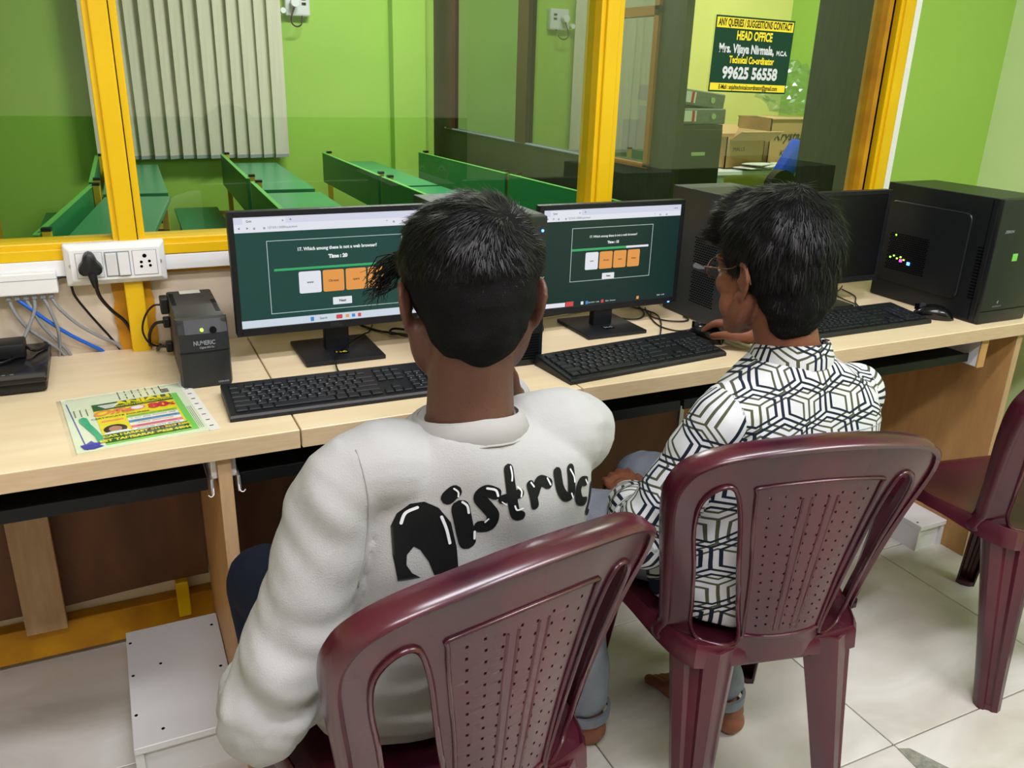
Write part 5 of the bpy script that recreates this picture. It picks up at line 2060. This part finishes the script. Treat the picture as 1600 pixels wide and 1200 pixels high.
def hand(bm, wrist, fwd, back, side, curl=(.25, .3, .3, .35), spread=.06, s=1.0, thumb=(.6, .5)):
    """right or left hand; side points to the thumb edge of the palm"""
    f = Vector(fwd).normalized()
    b = Vector(back)
    b = (b - f * b.dot(f)).normalized()
    t = Vector(side)
    t = (t - f * t.dot(f) - b * t.dot(b)).normalized()
    w = Vector(wrist)
    tips = []
    # palm: fan of four rays from the wrist to the knuckles
    kn = []
    for k, (o, l) in enumerate(((.029, .088), (.010, .092), (-.009, .088), (-.027, .080))):
        kp = w + (f * l + t * o) * s + b * (.004 - .0012 * abs(k - 1.3)) * s
        kn.append(kp)
        limb(bm, [w + t * (o * .55 * s), w.lerp(kp, .55) + t * o * .1 * s, kp], [.0165 * s, .0145 * s, .0112 * s], per=3, n=10)
    ell(bm, w + f * .045 * s - b * .004 * s, (.030 * s,) * 3)
    for k, (L_, r) in enumerate(((.072, .0088), (.080, .0090), (.074, .0085), (.058, .0076))):
        d = f.copy()
        d = (d + t * (spread * (1.3 - k))).normalized()
        c = curl[k]
        p = kn[k]
        pts = [p]
        ang = c * .6
        seg = (L_ * .45, L_ * .30, L_ * .25)
        for q, sg_ in enumerate(seg):
            dd = d * math.cos(ang) - b * math.sin(ang)
            p = p + dd * sg_ * s
            pts.append(p)
            ang += c * (1.2 if q == 0 else .8)
        limb(bm, pts, [r * 1.12 * s, r * 1.0 * s, r * .95 * s, r * .82 * s], per=3, n=10)
        tips.append((pts[-1], (pts[-1] - pts[-2]).normalized()))
    # thumb leaves the side of the palm near its base
    a, c = thumb
    p0 = w + f * .022 * s + t * .018 * s - b * .004 * s
    p1 = p0 + (f * .030 + t * .026 * a - b * .008) * s
    d1 = (f * 1.0 + t * (.45 * a) - b * (.3 * c)).normalized()
    p2 = p1 + d1 * .030 * s
    d2 = (f * 1.0 + t * (.05 * a) - b * (.5 * c)).normalized()
    p3 = p2 + d2 * .026 * s
    limb(bm, [p0, p1, p2, p3], [.0165 * s, .0130 * s, .0105 * s, .0090 * s], per=3, n=10)
    tips.append((p3, d2))
    return tips, b


def foot(bm, heel, toe, s=1.0, inner=1):
    """bare foot flat on the floor from heel to toe tips"""
    h = Vector((heel[0], heel[1], 0))
    f = Vector((toe[0] - heel[0], toe[1] - heel[1], 0)).normalized()
    t = Vector((-f.y, f.x, 0)) * inner        # towards the big toe
    up = Vector((0, 0, 1))
    ell(bm, h + f * .030 * s + up * .030, (.032 * s, .032 * s, .030), sub=3)
    limb(bm, [h + f * .035 * s + up * .060, h + f * .085 * s + up * .058, h + f * .145 * s + up * .036, h + f * .185 * s + up * .022],
         [.032 * s, .031 * s, .028 * s, .020 * s], per=4)
    limb(bm, [h + f * .03 * s + up * .026 - t * .010, h + f * .10 * s + up * .024 - t * .018, h + f * .170 * s + up * .019 - t * .022], [.026 * s, .024, .019], per=3)
    limb(bm, [h + f * .12 * s + up * .024 + t * .010, h + f * .185 * s + up * .020 + t * .020], [.022 * s, .020], per=3)
    for k, (o, l, r) in enumerate(((.030, .060, .0130), (.009, .056, .0098), (-.0085, .050, .0094), (-.024, .042, .0090), (-.038, .034, .0085))):
        a = h + f * .180 * s + t * (o * .9) + up * .016
        limb(bm, [a - f * .01, a + f * (l * .5) + up * .004, a + f * l - up * (.016 - r - .0005)], [r, r * .9, r], per=3, n=8)


def strands(name, parent, base, m, count, length, flow, width=.0009, seed=1, region=None, lift=.35, curl=0.0):
    """thin tapering locks rooted on the hair surface, one joined mesh"""
    rnd = random.Random(seed)
    me = base
    polys = me.polygons
    areas = [p.area for p in polys]
    verts, faces = [], []
    idx = rnd.choices(range(len(polys)), weights=areas, k=count)
    for i in idx:
        p = polys[i]
        vs = [me.vertices[v].co for v in p.vertices]
        a, b = rnd.random(), rnd.random()
        if a + b > 1:
            a, b = 1 - a, 1 - b
        root = vs[0] + (vs[1] - vs[0]) * a + (vs[2] - vs[0]) * b
        n = Vector(p.normal)
        if region:
            ln = region(root)
            if ln <= 0:
                continue
        else:
            ln = 1
        d = flow(root, n)
        d = (d - n * d.dot(n))
        if d.length < 1e-5:
            continue
        d.normalize()
        d = (d + Vector((rnd.gauss(0, .13), rnd.gauss(0, .13), rnd.gauss(0, .13)))).normalized()
        l = length * ln * rnd.uniform(.6, 1.25)
        side = d.cross(n).normalized() * width * rnd.uniform(.6, 1.3)
        lf = lift * rnd.uniform(.5, 1.5)
        base_i = len(verts)
        q = root - n * .0015
        segs = 3
        for k in range(segs):
            t = k / segs
            c = q + d * (l * t) + n * (l * lf * (t - .55 * t * t)) + side * (curl * 30 * math.sin(t * 5 + i))
            verts.append(c - side * (1 - t * .6))
            verts.append(c + side * (1 - t * .6))
        verts.append(q + d * l + n * (l * lf * .45))
        for k in range(segs - 1):
            j = base_i + 2 * k
            faces.append((j, j + 1, j + 3, j + 2))
        j = base_i + 2 * (segs - 1)
        faces.append((j, j + 1, j + 2))
    out = bpy.data.meshes.new('strands')
    out.from_pydata([tuple(v) for v in verts], [], faces)
    out.materials.append(M[m])
    for p in out.polygons:
        p.use_smooth = True
    o = part(name, None, None, parent, local=True, mesh=out, kind='stuff')
    return o


def eyes_and_nails(parent, M4, tips=(), back=None):
    for s in (1, -1):
        b = B()
        bmesh.ops.create_icosphere(b, subdivisions=3, radius=.0122, matrix=M4 @ Matrix.Translation((s * .033, .0760, .002)))
        e = part('eye', b, 'eye', parent, smooth=True)
        b = B()
        bmesh.ops.create_icosphere(b, subdivisions=2, radius=1, matrix=M4 @ Matrix.Translation((s * .033, .0868, .001)) @ Matrix.Diagonal((.0052, .0020, .0052, 1)))
        part('iris', b, 'iris', e, smooth=True)
        b = B()
        limb(b, [M4 @ Vector((s * .014, .0905, .020)), M4 @ Vector((s * .032, .0915, .027)), M4 @ Vector((s * .052, .080, .021))], [.0022, .0032, .0015], per=3, n=6)
        part('eyebrow', b, 'hair', parent, smooth=True)


def torso_uv(me, chains, cen):
    """cloth coordinates in metres: round the trunk and up, or round each sleeve and along it"""
    P = coords(me)
    cid, al, an = limb_params(P, chains)
    rad = {0: .20}
    lay = me.uv_layers.new(name='UVMap')
    nf = len(me.polygons)
    for poly in me.polygons:
        ids = [cid[v] for v in poly.vertices]
        c = max(set(ids), key=ids.count)
        a0 = an[poly.vertices[0]]
        for li, v in zip(poly.loop_indices, poly.vertices):
            p = P[v]
            if c == 0:
                th = math.atan2(p[0] - cen[0], -(p[1] - cen[1]))
                u, w = p[0] * .75 + th * .045, p[2] * 1.0 + (p[1] - cen[1]) * .55
                lay.data[li].uv = (u, w)
            else:
                a = an[v]
                if a - a0 > PI:
                    a -= 2 * PI
                if a - a0 < -PI:
                    a += 2 * PI
                lay.data[li].uv = (a * .056 + c * 3.0, al[v])


# ---------------------------------------------------------------- boy in the plain sweatshirt
def person_one():
    t = thing('person', 'young man with black hair, off-white sweatshirt with black lettering, seated with his back to us', 'person', (.36, 1.06, 0))
    Hc = Vector((.402, .955, 1.085))
    M4 = Matrix.Translation(Hc) @ Matrix.Rotation(math.radians(-13), 4, 'Z') @ Matrix.Rotation(math.radians(-12), 4, 'X')
    sl, sr = Vector((.236, .925, .868)), Vector((.556, .955, .872))
    el, er = Vector((.098, .895, .592)), Vector((.560, 1.215, .715))
    wl, wr = Vector((.262, 1.075, .575)), Vector((.552, 1.135, .865))
    X = Vector((1, -.06, 0)).normalized()
    Y = Vector((.06, 1, 0)).normalized()
    # body
    b = B()
    head(b, M4)
    limb(b, [(.392, .925, .90), (.396, .935, .985), M4 @ Vector((0, -.018, -.035))], [.060, .0555, .054], n=20)
    trunk(b, [((.352, 1.02, .475), X * .145, Y * .095), ((.358, 1.00, .58), X * .135, Y * .085), ((.375, .965, .72), X * .145, Y * .085),
              ((.388, .945, .83), X * .150, Y * .082), ((.392, .935, .90), X * .110, Y * .065), ((.392, .93, .93), X * .06, Y * .05)])
    limb(b, [sl, (sl + el) / 2, el], [.044, .040, .034])
    limb(b, [el, (el + wl) / 2, wl], [.036, .034, .026])
    limb(b, [sr, (sr + er) / 2, er], [.044, .040, .034])
    limb(b, [er, (er + wr) / 2, wr], [.036, .034, .026])
    hand(b, wl, (.35, .9, -.05), (0, .1, 1), (1, -.3, 0), curl=(.4, .45, .5, .55), s=.95)
    hand(b, wr, (-.30, -.16, .60), (.85, .2, .35), (0, 1, .3), curl=(1.1, 1.2, 1.2, 1.1), s=.9)
    kl, kr = Vector((.168, 1.325, .500)), Vector((.50, 1.37, .500))
    al_, ar_ = Vector((.20, 1.30, .085)), Vector((.50, 1.33, .085))
    limb(b, [(.275, 1.04, .52), (.22, 1.20, .505), kl], [.078, .070, .052])
    limb(b, [(.435, 1.04, .52), (.47, 1.20, .505), kr], [.078, .070, .052])
    limb(b, [kl, (kl + al_) / 2 + Vector((0, -.01, 0)), al_], [.050, .050, .033])
    limb(b, [kr, (kr + ar_) / 2 + Vector((0, -.01, 0)), ar_], [.050, .050, .033])
    foot(b, (.205, 1.275), (.19, 1.52), inner=-1)
    foot(b, (.495, 1.305), (.51, 1.55), inner=1)
    body = fuse(b, .0042, 4)
    part('body', None, 'skin1', t, mesh=body)
    # sweatshirt
    b = B()
    Rs = [.071, .074, .063]
    trunk(b, [((.352, 1.02, .452), X * .178, Y * .128), ((.355, 1.005, .50), X * .186, Y * .130), ((.360, .985, .60), X * .182, Y * .123), ((.375, .962, .72), X * .186, Y * .117),
              ((.386, .948, .82), X * .190, Y * .108), ((.391, .938, .872), X * .168, Y * .092), ((.393, .932, .905), X * .118, Y * .078), ((.393, .932, .930), X * .074, Y * .066)])
    limb(b, [Vector((.30, .925, .875)), sl + Vector((-.008, 0, .002)), (sl + el) / 2, el], [.066, .062, .060, .061], n=20)
    limb(b, [el, (el + wl) / 2, wl - (wl - el).normalized() * .01], [.061, .056, .042], n=20)
    limb(b, [Vector((.48, .945, .875)), sr + Vector((.004, 0, .0)), (sr + er) / 2, er], [.066, .062, .056, .054], n=20)
    limb(b, [er, (er + wr) / 2, wr - (wr - er).normalized() * .012], [.054, .048, .038], n=20)
    sh = fuse(b, .0045, 5)
    chains = [([(.352, 1.02, .44), (.375, .962, .72), (.392, .935, .93)], [.17, .17, .14]), ([sl, el, wl], [.055, .06, .05]), ([sr, er, wr], [.055, .055, .045])]

    def fn(P):
        cid, al, an = limb_params(P, chains)
        out = np.zeros(len(P))
        tr = cid == 0
        n1 = vnoise(P, (5.5, 5.5, 7), 3)
        out += .0065 * n1
        # waist gathers
        zz = P[:, 2]
        n2 = vnoise(P, (7, 7, 34), 11)
        out += np.where(tr, .013 * n2 * np.clip((.68 - zz) / .12, 0, 1), 0)
        n4 = vnoise(P, (14, 9, 9), 5)
        out += np.where(tr, .010 * n4 * np.clip((zz - .66) / .1, 0, 1), 0)
        # elbow and forearm folds
        q = np.stack([al * 34 + np.sin(an) * 1.2, np.cos(an) * .8, np.sin(an) * .8], 1)
        n3 = vnoise(q, (1, 1, 1), 7)
        out += np.where(~tr, (.006 + .013 * np.exp(-((al - .33) / .12) ** 2)) * n3, 0)
        return out
    folds(sh, fn)
    shirt = part('sweatshirt', None, 'cotton', t, mesh=sh)
    # collar
    b = B()
    ring = []
    for k in range(29):
        a = 2 * PI * k / 28
        ring.append(Vector((.394, .938, .932)) + X * (.069 * math.cos(a)) + Y * (.066 * math.sin(a)) + Vector((0, 0, -.010 * math.sin(a) - .006 * abs(math.cos(a)))))
    rings = []
    for k, c in enumerate(ring):
        a = 2 * PI * k / 28
        n = (X * math.cos(a) + Y * math.sin(a)).normalized()
        rings.append([c + n * .012 + Vector((0, 0, -.019)), c + n * .0125 + Vector((0, 0, -.008)), c + n * .004 + Vector((0, 0, .010)), c - n * .002 + Vector((0, 0, .011)), c - n * .002 + Vector((0, 0, -.012))])
    loft(b, rings, cap=False)
    part('collar', b, 'ribbing', shirt, smooth=60)
    b = B()
    tube(b, [c + (X * math.cos(2 * PI * k / 28) + Y * math.sin(2 * PI * k / 28)).normalized() * .013 + Vector((0, 0, -.0195)) for k, c in enumerate(ring)], .0017, n=6, smooth=False)
    part('collar_seam', b, 'ribbing', shirt, smooth=True)
    # seams of the left sleeve
    bvh = BVHTree.FromPolygons([v.co.copy() for v in sh.vertices], [tuple(p.vertices) for p in sh.polygons])
    inv = WM[shirt].inverted()
    b = B()
    pts = []
    for k in range(15):
        z = .93 - k * .0125
        x = .232 + .010 * math.sin(k / 14 * PI) - .012 * (k / 14)
        h = bvh.ray_cast(inv @ Vector((x, .5, z)), Vector((0, 1, 0)))
        if h[0]:
            pts.append(h[0] + h[1] * .0004)
    if len(pts) > 3:
        tube(b, pts, .0012, n=5, smooth=False)
        part('sleeve_seam', b, 'ribbing', shirt, local=True, smooth=True)
    # lettering laid on the cloth

    def drape(bm, off, name, m):
        for v in list(bm.verts):
            w = v.co
            h = bvh.ray_cast(inv @ Vector((w.x, .4, w.z)), Vector((0, 1, 0)))
            if h[0] is None:
                h = bvh.find_nearest(inv @ Vector((w.x, .85, w.z)))
            v.co = h[0] + Vector((0, -1, 0)) * off
        return part(name, bm, m, shirt, local=True, smooth=True)

    def grid_poly(poly, step=.004):
        """outline cut into small cells so it can lie on the folds"""
        bm = B()
        vs = [bm.verts.new((x, 0, z)) for x, z in poly]
        bm.faces.new(vs)
        xs = [p[0] for p in poly]
        zs = [p[1] for p in poly]
        x = min(xs)
        while x < max(xs):
            bmesh.ops.bisect_plane(bm, geom=bm.verts[:] + bm.edges[:] + bm.faces[:], plane_co=(x, 0, 0), plane_no=(1, 0, 0))
            x += step
        z = min(zs)
        while z < max(zs):
            bmesh.ops.bisect_plane(bm, geom=bm.verts[:] + bm.edges[:] + bm.faces[:], plane_co=(0, 0, z), plane_no=(0, 0, 1))
            z += step
        return bm

    def stroke_poly(pts, r):
        P = smooth_pts([(x, z, 0) for x, z in pts], 5)
        lft, rgt = [], []
        for i, p in enumerate(P):
            tt = (P[min(i + 1, len(P) - 1)] - P[max(i - 1, 0)]).normalized()
            n = Vector((-tt.y, tt.x, 0))
            lft.append(p + n * r)
            rgt.append(p - n * r)
        t1 = (P[-1] - P[-2]).normalized()
        t0 = (P[0] - P[1]).normalized()
        cap1 = [P[-1] + r * (Vector((-t1.y, t1.x, 0)) * math.cos(a) + t1 * math.sin(a)) for a in (.5, 1.0, 1.57, 2.1, 2.6)]
        cap0 = [P[0] + r * (Vector((-t0.y, t0.x, 0)) * math.cos(a) + t0 * math.sin(a)) for a in (.5, 1.0, 1.57, 2.1, 2.6)]
        return [(v.x, v.y) for v in lft + cap1 + rgt[::-1] + cap0]

    def ribbon(pts, r):
        P = smooth_pts([(x, z, 0) for x, z in pts], 6)
        bm = B()
        rows = []
        K = 6
        first = (P[0] - P[1]).normalized() * r
        last = (P[-1] - P[-2]).normalized() * r
        P2 = [(P[0] + first * s_, math.sqrt(1 - s_ * s_ + 1e-6)) for s_ in (1, .8, .5)] + [(p, 1) for p in P] + [(P[-1] + last * s_, math.sqrt(1 - s_ * s_ + 1e-6)) for s_ in (.5, .8, 1)]
        for i, (p, ww) in enumerate(P2):
            a = P2[max(i - 1, 0)][0]
            c = P2[min(i + 1, len(P2) - 1)][0]
            tt = (c - a).normalized()
            n = Vector((-tt.y, tt.x, 0))
            rows.append([bm.verts.new(((p + n * r * ww * q).x, 0, (p + n * r * ww * q).y)) for q in [-1 + 2 * j / K for j in range(K + 1)]])
        for a, c in zip(rows, rows[1:]):
            for j in range(K):
                bm.faces.new((a[j], a[j + 1], c[j + 1], c[j]))
        return bm
    drape(grid_poly(LETTER_D), .0008, 'printed_letter', 'print_black')
    for i, (pts, r) in enumerate(STROKES):
        drape(ribbon(pts, r * 1.22), .0008 + .00008 * i, 'printed_letter', 'print_black')
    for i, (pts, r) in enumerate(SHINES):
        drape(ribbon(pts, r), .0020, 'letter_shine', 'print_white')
    # trousers
    b = B()
    limb(b, [(.29, 1.02, .525), (.22, 1.20, .515), kl], [.094, .086, .066])
    limb(b, [(.42, 1.02, .525), (.47, 1.20, .515), kr], [.094, .086, .066])
    limb(b, [kl, (kl + al_) / 2, al_ + Vector((0, 0, .03))], [.066, .062, .052])
    limb(b, [kr, (kr + ar_) / 2, ar_ + Vector((0, 0, .03))], [.066, .062, .052])
    ell(b, (.352, 1.00, .495), (.165, .115, .058))
    part('trousers', None, 'navy', t, mesh=fuse(b, .006, 4))
    eyes_and_nails(t, M4)
    # hair: cropped base and longer top
    b = B()

    def HE(c, r, rx=0.0):
        bmesh.ops.create_icosphere(b, subdivisions=4, radius=1, matrix=M4 @ Matrix.Translation(Vector(c)) @ Matrix.Rotation(rx, 4, 'X') @ Matrix.Diagonal((r[0], r[1], r[2], 1)))
    HE((0, -.012, .048), (.0905, .102, .084))
    HE((0, -.030, .022), (.0805, .080, .082))
    HE((0, -.042, -.012), (.066, .061, .068))
    HE((0, -.046, -.040), (.048, .038, .040))
    HE((-.004, .052, .078), (.070, .056, .044))
    HE((-.055, .060, .050), (.030, .034, .026))
    hm = fuse(b, .004, 5)
    folds(hm, lambda P: .005 * vnoise(P, (38, 38, 38), 2) + .002 * vnoise(P, (90, 90, 90), 9))
    hair = part('hair', None, 'scalp', t, mesh=hm)
    inv4 = M4.inverted() @ WM[hair]
    R4 = (WM[hair].inverted() @ M4).to_3x3()
    whorl = Vector((.030, -.070, .095))

    def flow(p, n):
        q = inv4 @ p
        d = q - whorl
        sw = Vector((0, -1, .3)).cross(d) * .5
        g = d + sw
        if q.z < .02:
            g = g * .3 + Vector((q.x * .3, .0, -.12))
        return R4 @ g

    def reg(p):
        q = inv4 @ p
        if q.z < -.07:
            return 0
        if q.z < .015:
            return .28
        return .28 + .72 * min(1, (q.z - .015) / .05)
    strands('hair_strand', hair, hm, 'hair', 26000, .020, flow, seed=3, region=reg, lift=.18, width=.0006)
    # loose fringe at the left temple
    b = B()
    rnd = random.Random(8)
    for k in range(70):
        a = M4 @ Vector((-.060 + rnd.uniform(-.02, .02), .070 + rnd.uniform(-.02, .02), .060 + rnd.uniform(-.02, .02)))
        c = M4 @ Vector((-.098 + rnd.uniform(-.016, .016), .085 + rnd.uniform(-.02, .02), .035 + rnd.uniform(-.025, .02)))
        e = M4 @ Vector((-.118 + rnd.uniform(-.014, .02), .090 + rnd.uniform(-.02, .02), .005 + rnd.uniform(-.02, .03)))
        tube(b, [a, c, e], [.0010, .0009, .0003], n=4, per=3)
    part('fringe', b, 'hair', hair, kind='stuff', smooth=True)
    return t


# ---------------------------------------------------------------- boy in the patterned shirt
def person_two():
    t = thing('person', 'young man in glasses and black-and-white hexagon print shirt holding a mouse', 'person', (1.03, 1.12, 0))
    Hc = Vector((1.034, 1.105, 1.040))
    M4 = Matrix.Translation(Hc) @ Matrix.Rotation(math.radians(7), 4, 'Z') @ Matrix.Rotation(math.radians(-5), 4, 'X')
    sl, sr = Vector((.912, 1.040, .800)), Vector((1.268, 1.090, .782))
    el, er = Vector((.800, 1.075, .585)), Vector((1.402, 1.235, .725))
    wl, wr = Vector((.900, 1.275, .530)), Vector((1.350, 1.430, .797))
    X = Vector((1, -.02, 0)).normalized()
    Y = Vector((.02, 1, 0)).normalized()
    b = B()
    head(b, M4)
    limb(b, [(1.070, 1.055, .845), (1.062, 1.070, .92), M4 @ Vector((0, -.018, -.035))], [.060, .055, .053], n=20)
    trunk(b, [((1.02, 1.085, .475), X * .140, Y * .092), ((1.03, 1.065, .56), X * .130, Y * .082), ((1.055, 1.050, .67), X * .142, Y * .084),
              ((1.072, 1.052, .77), X * .152, Y * .082), ((1.075, 1.055, .84), X * .112, Y * .065), ((1.072, 1.056, .87), X * .06, Y * .05)])
    limb(b, [sl, (sl + el) / 2, el], [.043, .038, .032])
    limb(b, [el, (el + wl) / 2, wl], [.034, .032, .025])
    limb(b, [sr, (sr + er) / 2, er], [.043, .038, .032])
    limb(b, [er, (er + wr) / 2, wr], [.034, .033, .025])
    hand(b, wl, (.25, .9, .12), (-.2, -.1, 1), (1, -.2, .1), curl=(.5, .55, .6, .6), s=.95, thumb=(.8, .2))
    # right hand arched over the mouse
    hand(b, wr, (-.28, .95, .04), (.05, .10, 1), (-1, -.25, -.05), curl=(.34, .36, .38, .42), spread=.05, s=1.0, thumb=(.95, .75))
    kl, kr = Vector((.800, 1.33, .480)), Vector((1.020, 1.400, .500))
    al_, ar_ = Vector((.795, 1.235, .085)), Vector((1.085, 1.135, .085))
    limb(b, [(.950, 1.09, .520), (.865, 1.21, .490), kl], [.078, .070, .052])
    limb(b, [(1.10, 1.09, .520), (1.07, 1.25, .500), kr], [.078, .070, .052])
    limb(b, [kl, (kl + al_) / 2 + Vector((0, -.008, 0)), al_], [.050, .050, .034])
    limb(b, [kr, (kr + ar_) / 2 + Vector((0, -.008, 0)), ar_], [.050, .050, .034])
    foot(b, (.832, 1.195), (.63, 1.325), inner=-1)
    foot(b, (1.108, 1.080), (1.052, 1.300), inner=1)
    body = fuse(b, .0040, 4)
    bo = part('body', None, 'skin2', t, mesh=body)
    # shirt
    b = B()
    trunk(b, [((1.005, 1.055, .448), X * .172, Y * .130), ((1.01, 1.055, .48), X * .180, Y * .136), ((1.025, 1.050, .55), X * .182, Y * .128), ((1.050, 1.045, .66), X * .190, Y * .118),
              ((1.068, 1.048, .76), X * .194, Y * .106), ((1.074, 1.053, .82), X * .172, Y * .092), ((1.074, 1.056, .865), X * .120, Y * .078), ((1.072, 1.058, .898), X * .070, Y * .064)])
    limb(b, [Vector((.96, 1.045, .800)), sl, (sl + el) / 2, el], [.066, .062, .060, .064], n=20)
    limb(b, [el, (el + wl) / 2, wl - (wl - el).normalized() * .015], [.066, .062, .050], n=20)
    limb(b, [Vector((1.19, 1.07, .795)), sr, (sr + er) / 2, er], [.066, .062, .056, .052], n=20)
    limb(b, [er, (er + wr) / 2, wr - (wr - er).normalized() * .030], [.052, .046, .036], n=20)
    sh = fuse(b, .0045, 5)
    chains = [([(1.005, 1.055, .385), (1.05, 1.045, .66), (1.073, 1.055, .86)], [.17, .17, .14]), ([sl, el, wl], [.055, .06, .055]), ([sr, er, wr], [.055, .055, .045])]
    torso_uv(sh, chains, (1.03, 1.06))

    def fn(P):
        cid, al, an = limb_params(P, chains)
        tr = cid == 0
        zz = P[:, 2]
        out = .005 * vnoise(P, (6, 6, 6), 3)
        n2 = vnoise(P, (24, 20, 5), 11)
        out += np.where(tr, .007 * n2 * np.clip((.80 - zz) / .08, 0, 1), 0)
        n5 = vnoise(P, (13, 13, 16), 19)
        out += np.where(tr, .016 * n5 * np.clip((.62 - zz) / .12, 0, 1), 0)
        q = np.stack([al * 26, np.cos(an) * .9, np.sin(an) * .9], 1)
        out += np.where(~tr, (.004 + .008 * np.exp(-((al - .27) / .10) ** 2)) * vnoise(q, (1, 1, 1), 7), 0)
        return out
    folds(sh, fn)
    shirt = part('shirt', None, 'shirt', t, mesh=sh)
    # stand collar
    b = B()
    rings = []
    n_ = 30
    for k in range(n_ + 1):
        a = -PI * .5 + (k / n_ - .5) * 2 * PI * .86
        n = (X * math.cos(a) + Y * math.sin(a)).normalized()
        c = Vector((1.070, 1.066, .910)) + n * .062 + Vector((0, 0, -.012 * math.sin(a) - .004))
        rings.append([c + n * .014 + Vector((0, 0, -.026)), c + n * .012 + Vector((0, 0, -.008)), c + n * .002 + Vector((0, 0, .016)), c - n * .003 + Vector((0, 0, .014)), c - n * .001 + Vector((0, 0, -.016))])
    rows = loft(b, rings, cap=True)
    me = finish(b, 60)
    lay = me.uv_layers.new(name='UVMap')
    for poly in me.polygons:
        for li, v in zip(poly.loop_indices, poly.vertices):
            c = me.vertices[v].co
            lay.data[li].uv = (math.atan2(c.x - 1.07, -(c.y - 1.06)) * .07, c.z * 1.1)
    part('collar', None, 'shirt', shirt, mesh=me)
    inv = WM[shirt].inverted()
    bvh = BVHTree.FromPolygons([v.co.copy() for v in sh.vertices], [tuple(p.vertices) for p in sh.polygons])
    # yoke seam across the back
    b = B()
    pts = []
    for k in range(30):
        x = .905 + k * .0122
        h = bvh.ray_cast(inv @ Vector((x, .6, .775 + .010 * math.sin(k / 29 * PI))), Vector((0, 1, 0)))
        if h[0]:
            pts.append(h[0] + h[1] * .0006)
    tube(b, pts, .0009, n=5, smooth=False)
    part('yoke_seam', b, 'print_grey', shirt, local=True, smooth=True)
    # jeans
    b = B()
    limb(b, [(.955, 1.08, .520), (.865, 1.21, .500), kl], [.090, .086, .068])
    limb(b, [(1.09, 1.08, .520), (1.07, 1.25, .505), kr], [.090, .086, .068])
    limb(b, [kl, (kl + al_) / 2, al_ + Vector((0, 0, .022))], [.067, .062, .056])
    limb(b, [kr, (kr + ar_) / 2, ar_ + Vector((0, 0, .040))], [.067, .060, .050])
    ell(b, (1.02, 1.055, .492), (.160, .115, .055))
    jm = fuse(b, .006, 4)
    folds(jm, lambda P: .005 * vnoise(P, (14, 14, 20), 4))
    jeans = part('jeans', None, 'denim', t, mesh=jm)
    for (a, r, h) in ((al_, .0575, .004), (ar_, .0515, .020)):
        b = B()
        rg = []
        for k in range(24):
            an_ = 2 * PI * k / 24
            n = Vector((math.cos(an_), math.sin(an_), 0))
            c = Vector((a.x, a.y, a.z + h - .026))
            rg.append([c + n * r, c + n * (r + .0025), c + n * (r + .0025) + Vector((0, 0, .022)), c + n * (r - .004) + Vector((0, 0, .022))])
        rg.append(rg[0])
        loft(b, rg, cap=False)
        part('jeans_hem', b, 'denim', jeans, smooth=60)
    eyes_and_nails(t, M4)
    # spectacles
    b = B()
    tube(b, [M4 @ Vector((-.008, .099, .004)), M4 @ Vector((0, .101, .007)), M4 @ Vector((.008, .099, .004))], .0012, n=6)
    g = part('spectacles', b, 'wire', t, smooth=True)
    for s in (1, -1):
        b = B()
        pts = [M4 @ Vector((s * .033 + .026 * math.cos(a), .098 - .004 * abs(math.cos(a)), .000 + .019 * math.sin(a))) for a in [2 * PI * k / 24 for k in range(25)]]
        tube(b, pts, .0012, n=6, smooth=False)
        part('lens_rim', b, 'wire', g, smooth=True)
        b = B()
        vs = [b.verts.new(p) for p in pts[:-1]]
        b.faces.new(vs)
        part('lens', b, 'lens', g)
        b = B()
        tube(b, [M4 @ Vector((s * .059, .096, .006)), M4 @ Vector((s * .076, .080, .008)), M4 @ Vector((s * .082, .020, .012)), M4 @ Vector((s * .083, -.006, .022)), M4 @ Vector((s * .086, -.026, .014)), M4 @ Vector((s * .088, -.036, -.008))], .0013, n=6)
        part('temple_arm', b, 'wire', g, smooth=True)
    # hair
    b = B()

    def HE(c, r, rx=0.0):
        bmesh.ops.create_icosphere(b, subdivisions=4, radius=1, matrix=M4 @ Matrix.Translation(Vector(c)) @ Matrix.Rotation(rx, 4, 'X') @ Matrix.Diagonal((r[0], r[1], r[2], 1)))
    HE((0, -.018, .058), (.093, .112, .094))
    HE((0, -.040, .020), (.083, .086, .084))
    HE((0, -.056, -.020), (.070, .062, .074))
    HE((0, -.056, -.062), (.054, .042, .046))
    HE((0, .052, .090), (.074, .058, .050))
    HE((-.01, .078, .064), (.060, .040, .030))
    hm = fuse(b, .004, 5)
    folds(hm, lambda P: .006 * vnoise(P, (34, 34, 22), 2) + .003 * vnoise(P, (80, 80, 60), 9))
    hair = part('hair', None, 'scalp', t, mesh=hm)
    inv4 = M4.inverted() @ WM[hair]
    R4 = (WM[hair].inverted() @ M4).to_3x3()
    whorl = Vector((0, -.050, .125))

    def flow(p, n):
        q = inv4 @ p
        d = q - whorl
        g_ = d + Vector((0, 0, -.06))
        if q.y > .03:
            g_ = Vector((-.03, .10, .01)) + d * .2
        return R4 @ g_

    def reg(p):
        q = inv4 @ p
        if q.z < -.09:
            return .25
        return .45 + .55 * min(1, max(0, (q.z + .05) / .08))
    strands('hair_strand', hair, hm, 'hair', 16000, .026, flow, seed=5, region=reg, lift=.16, width=.0007, curl=.03)
    return t


person_one()
person_two()
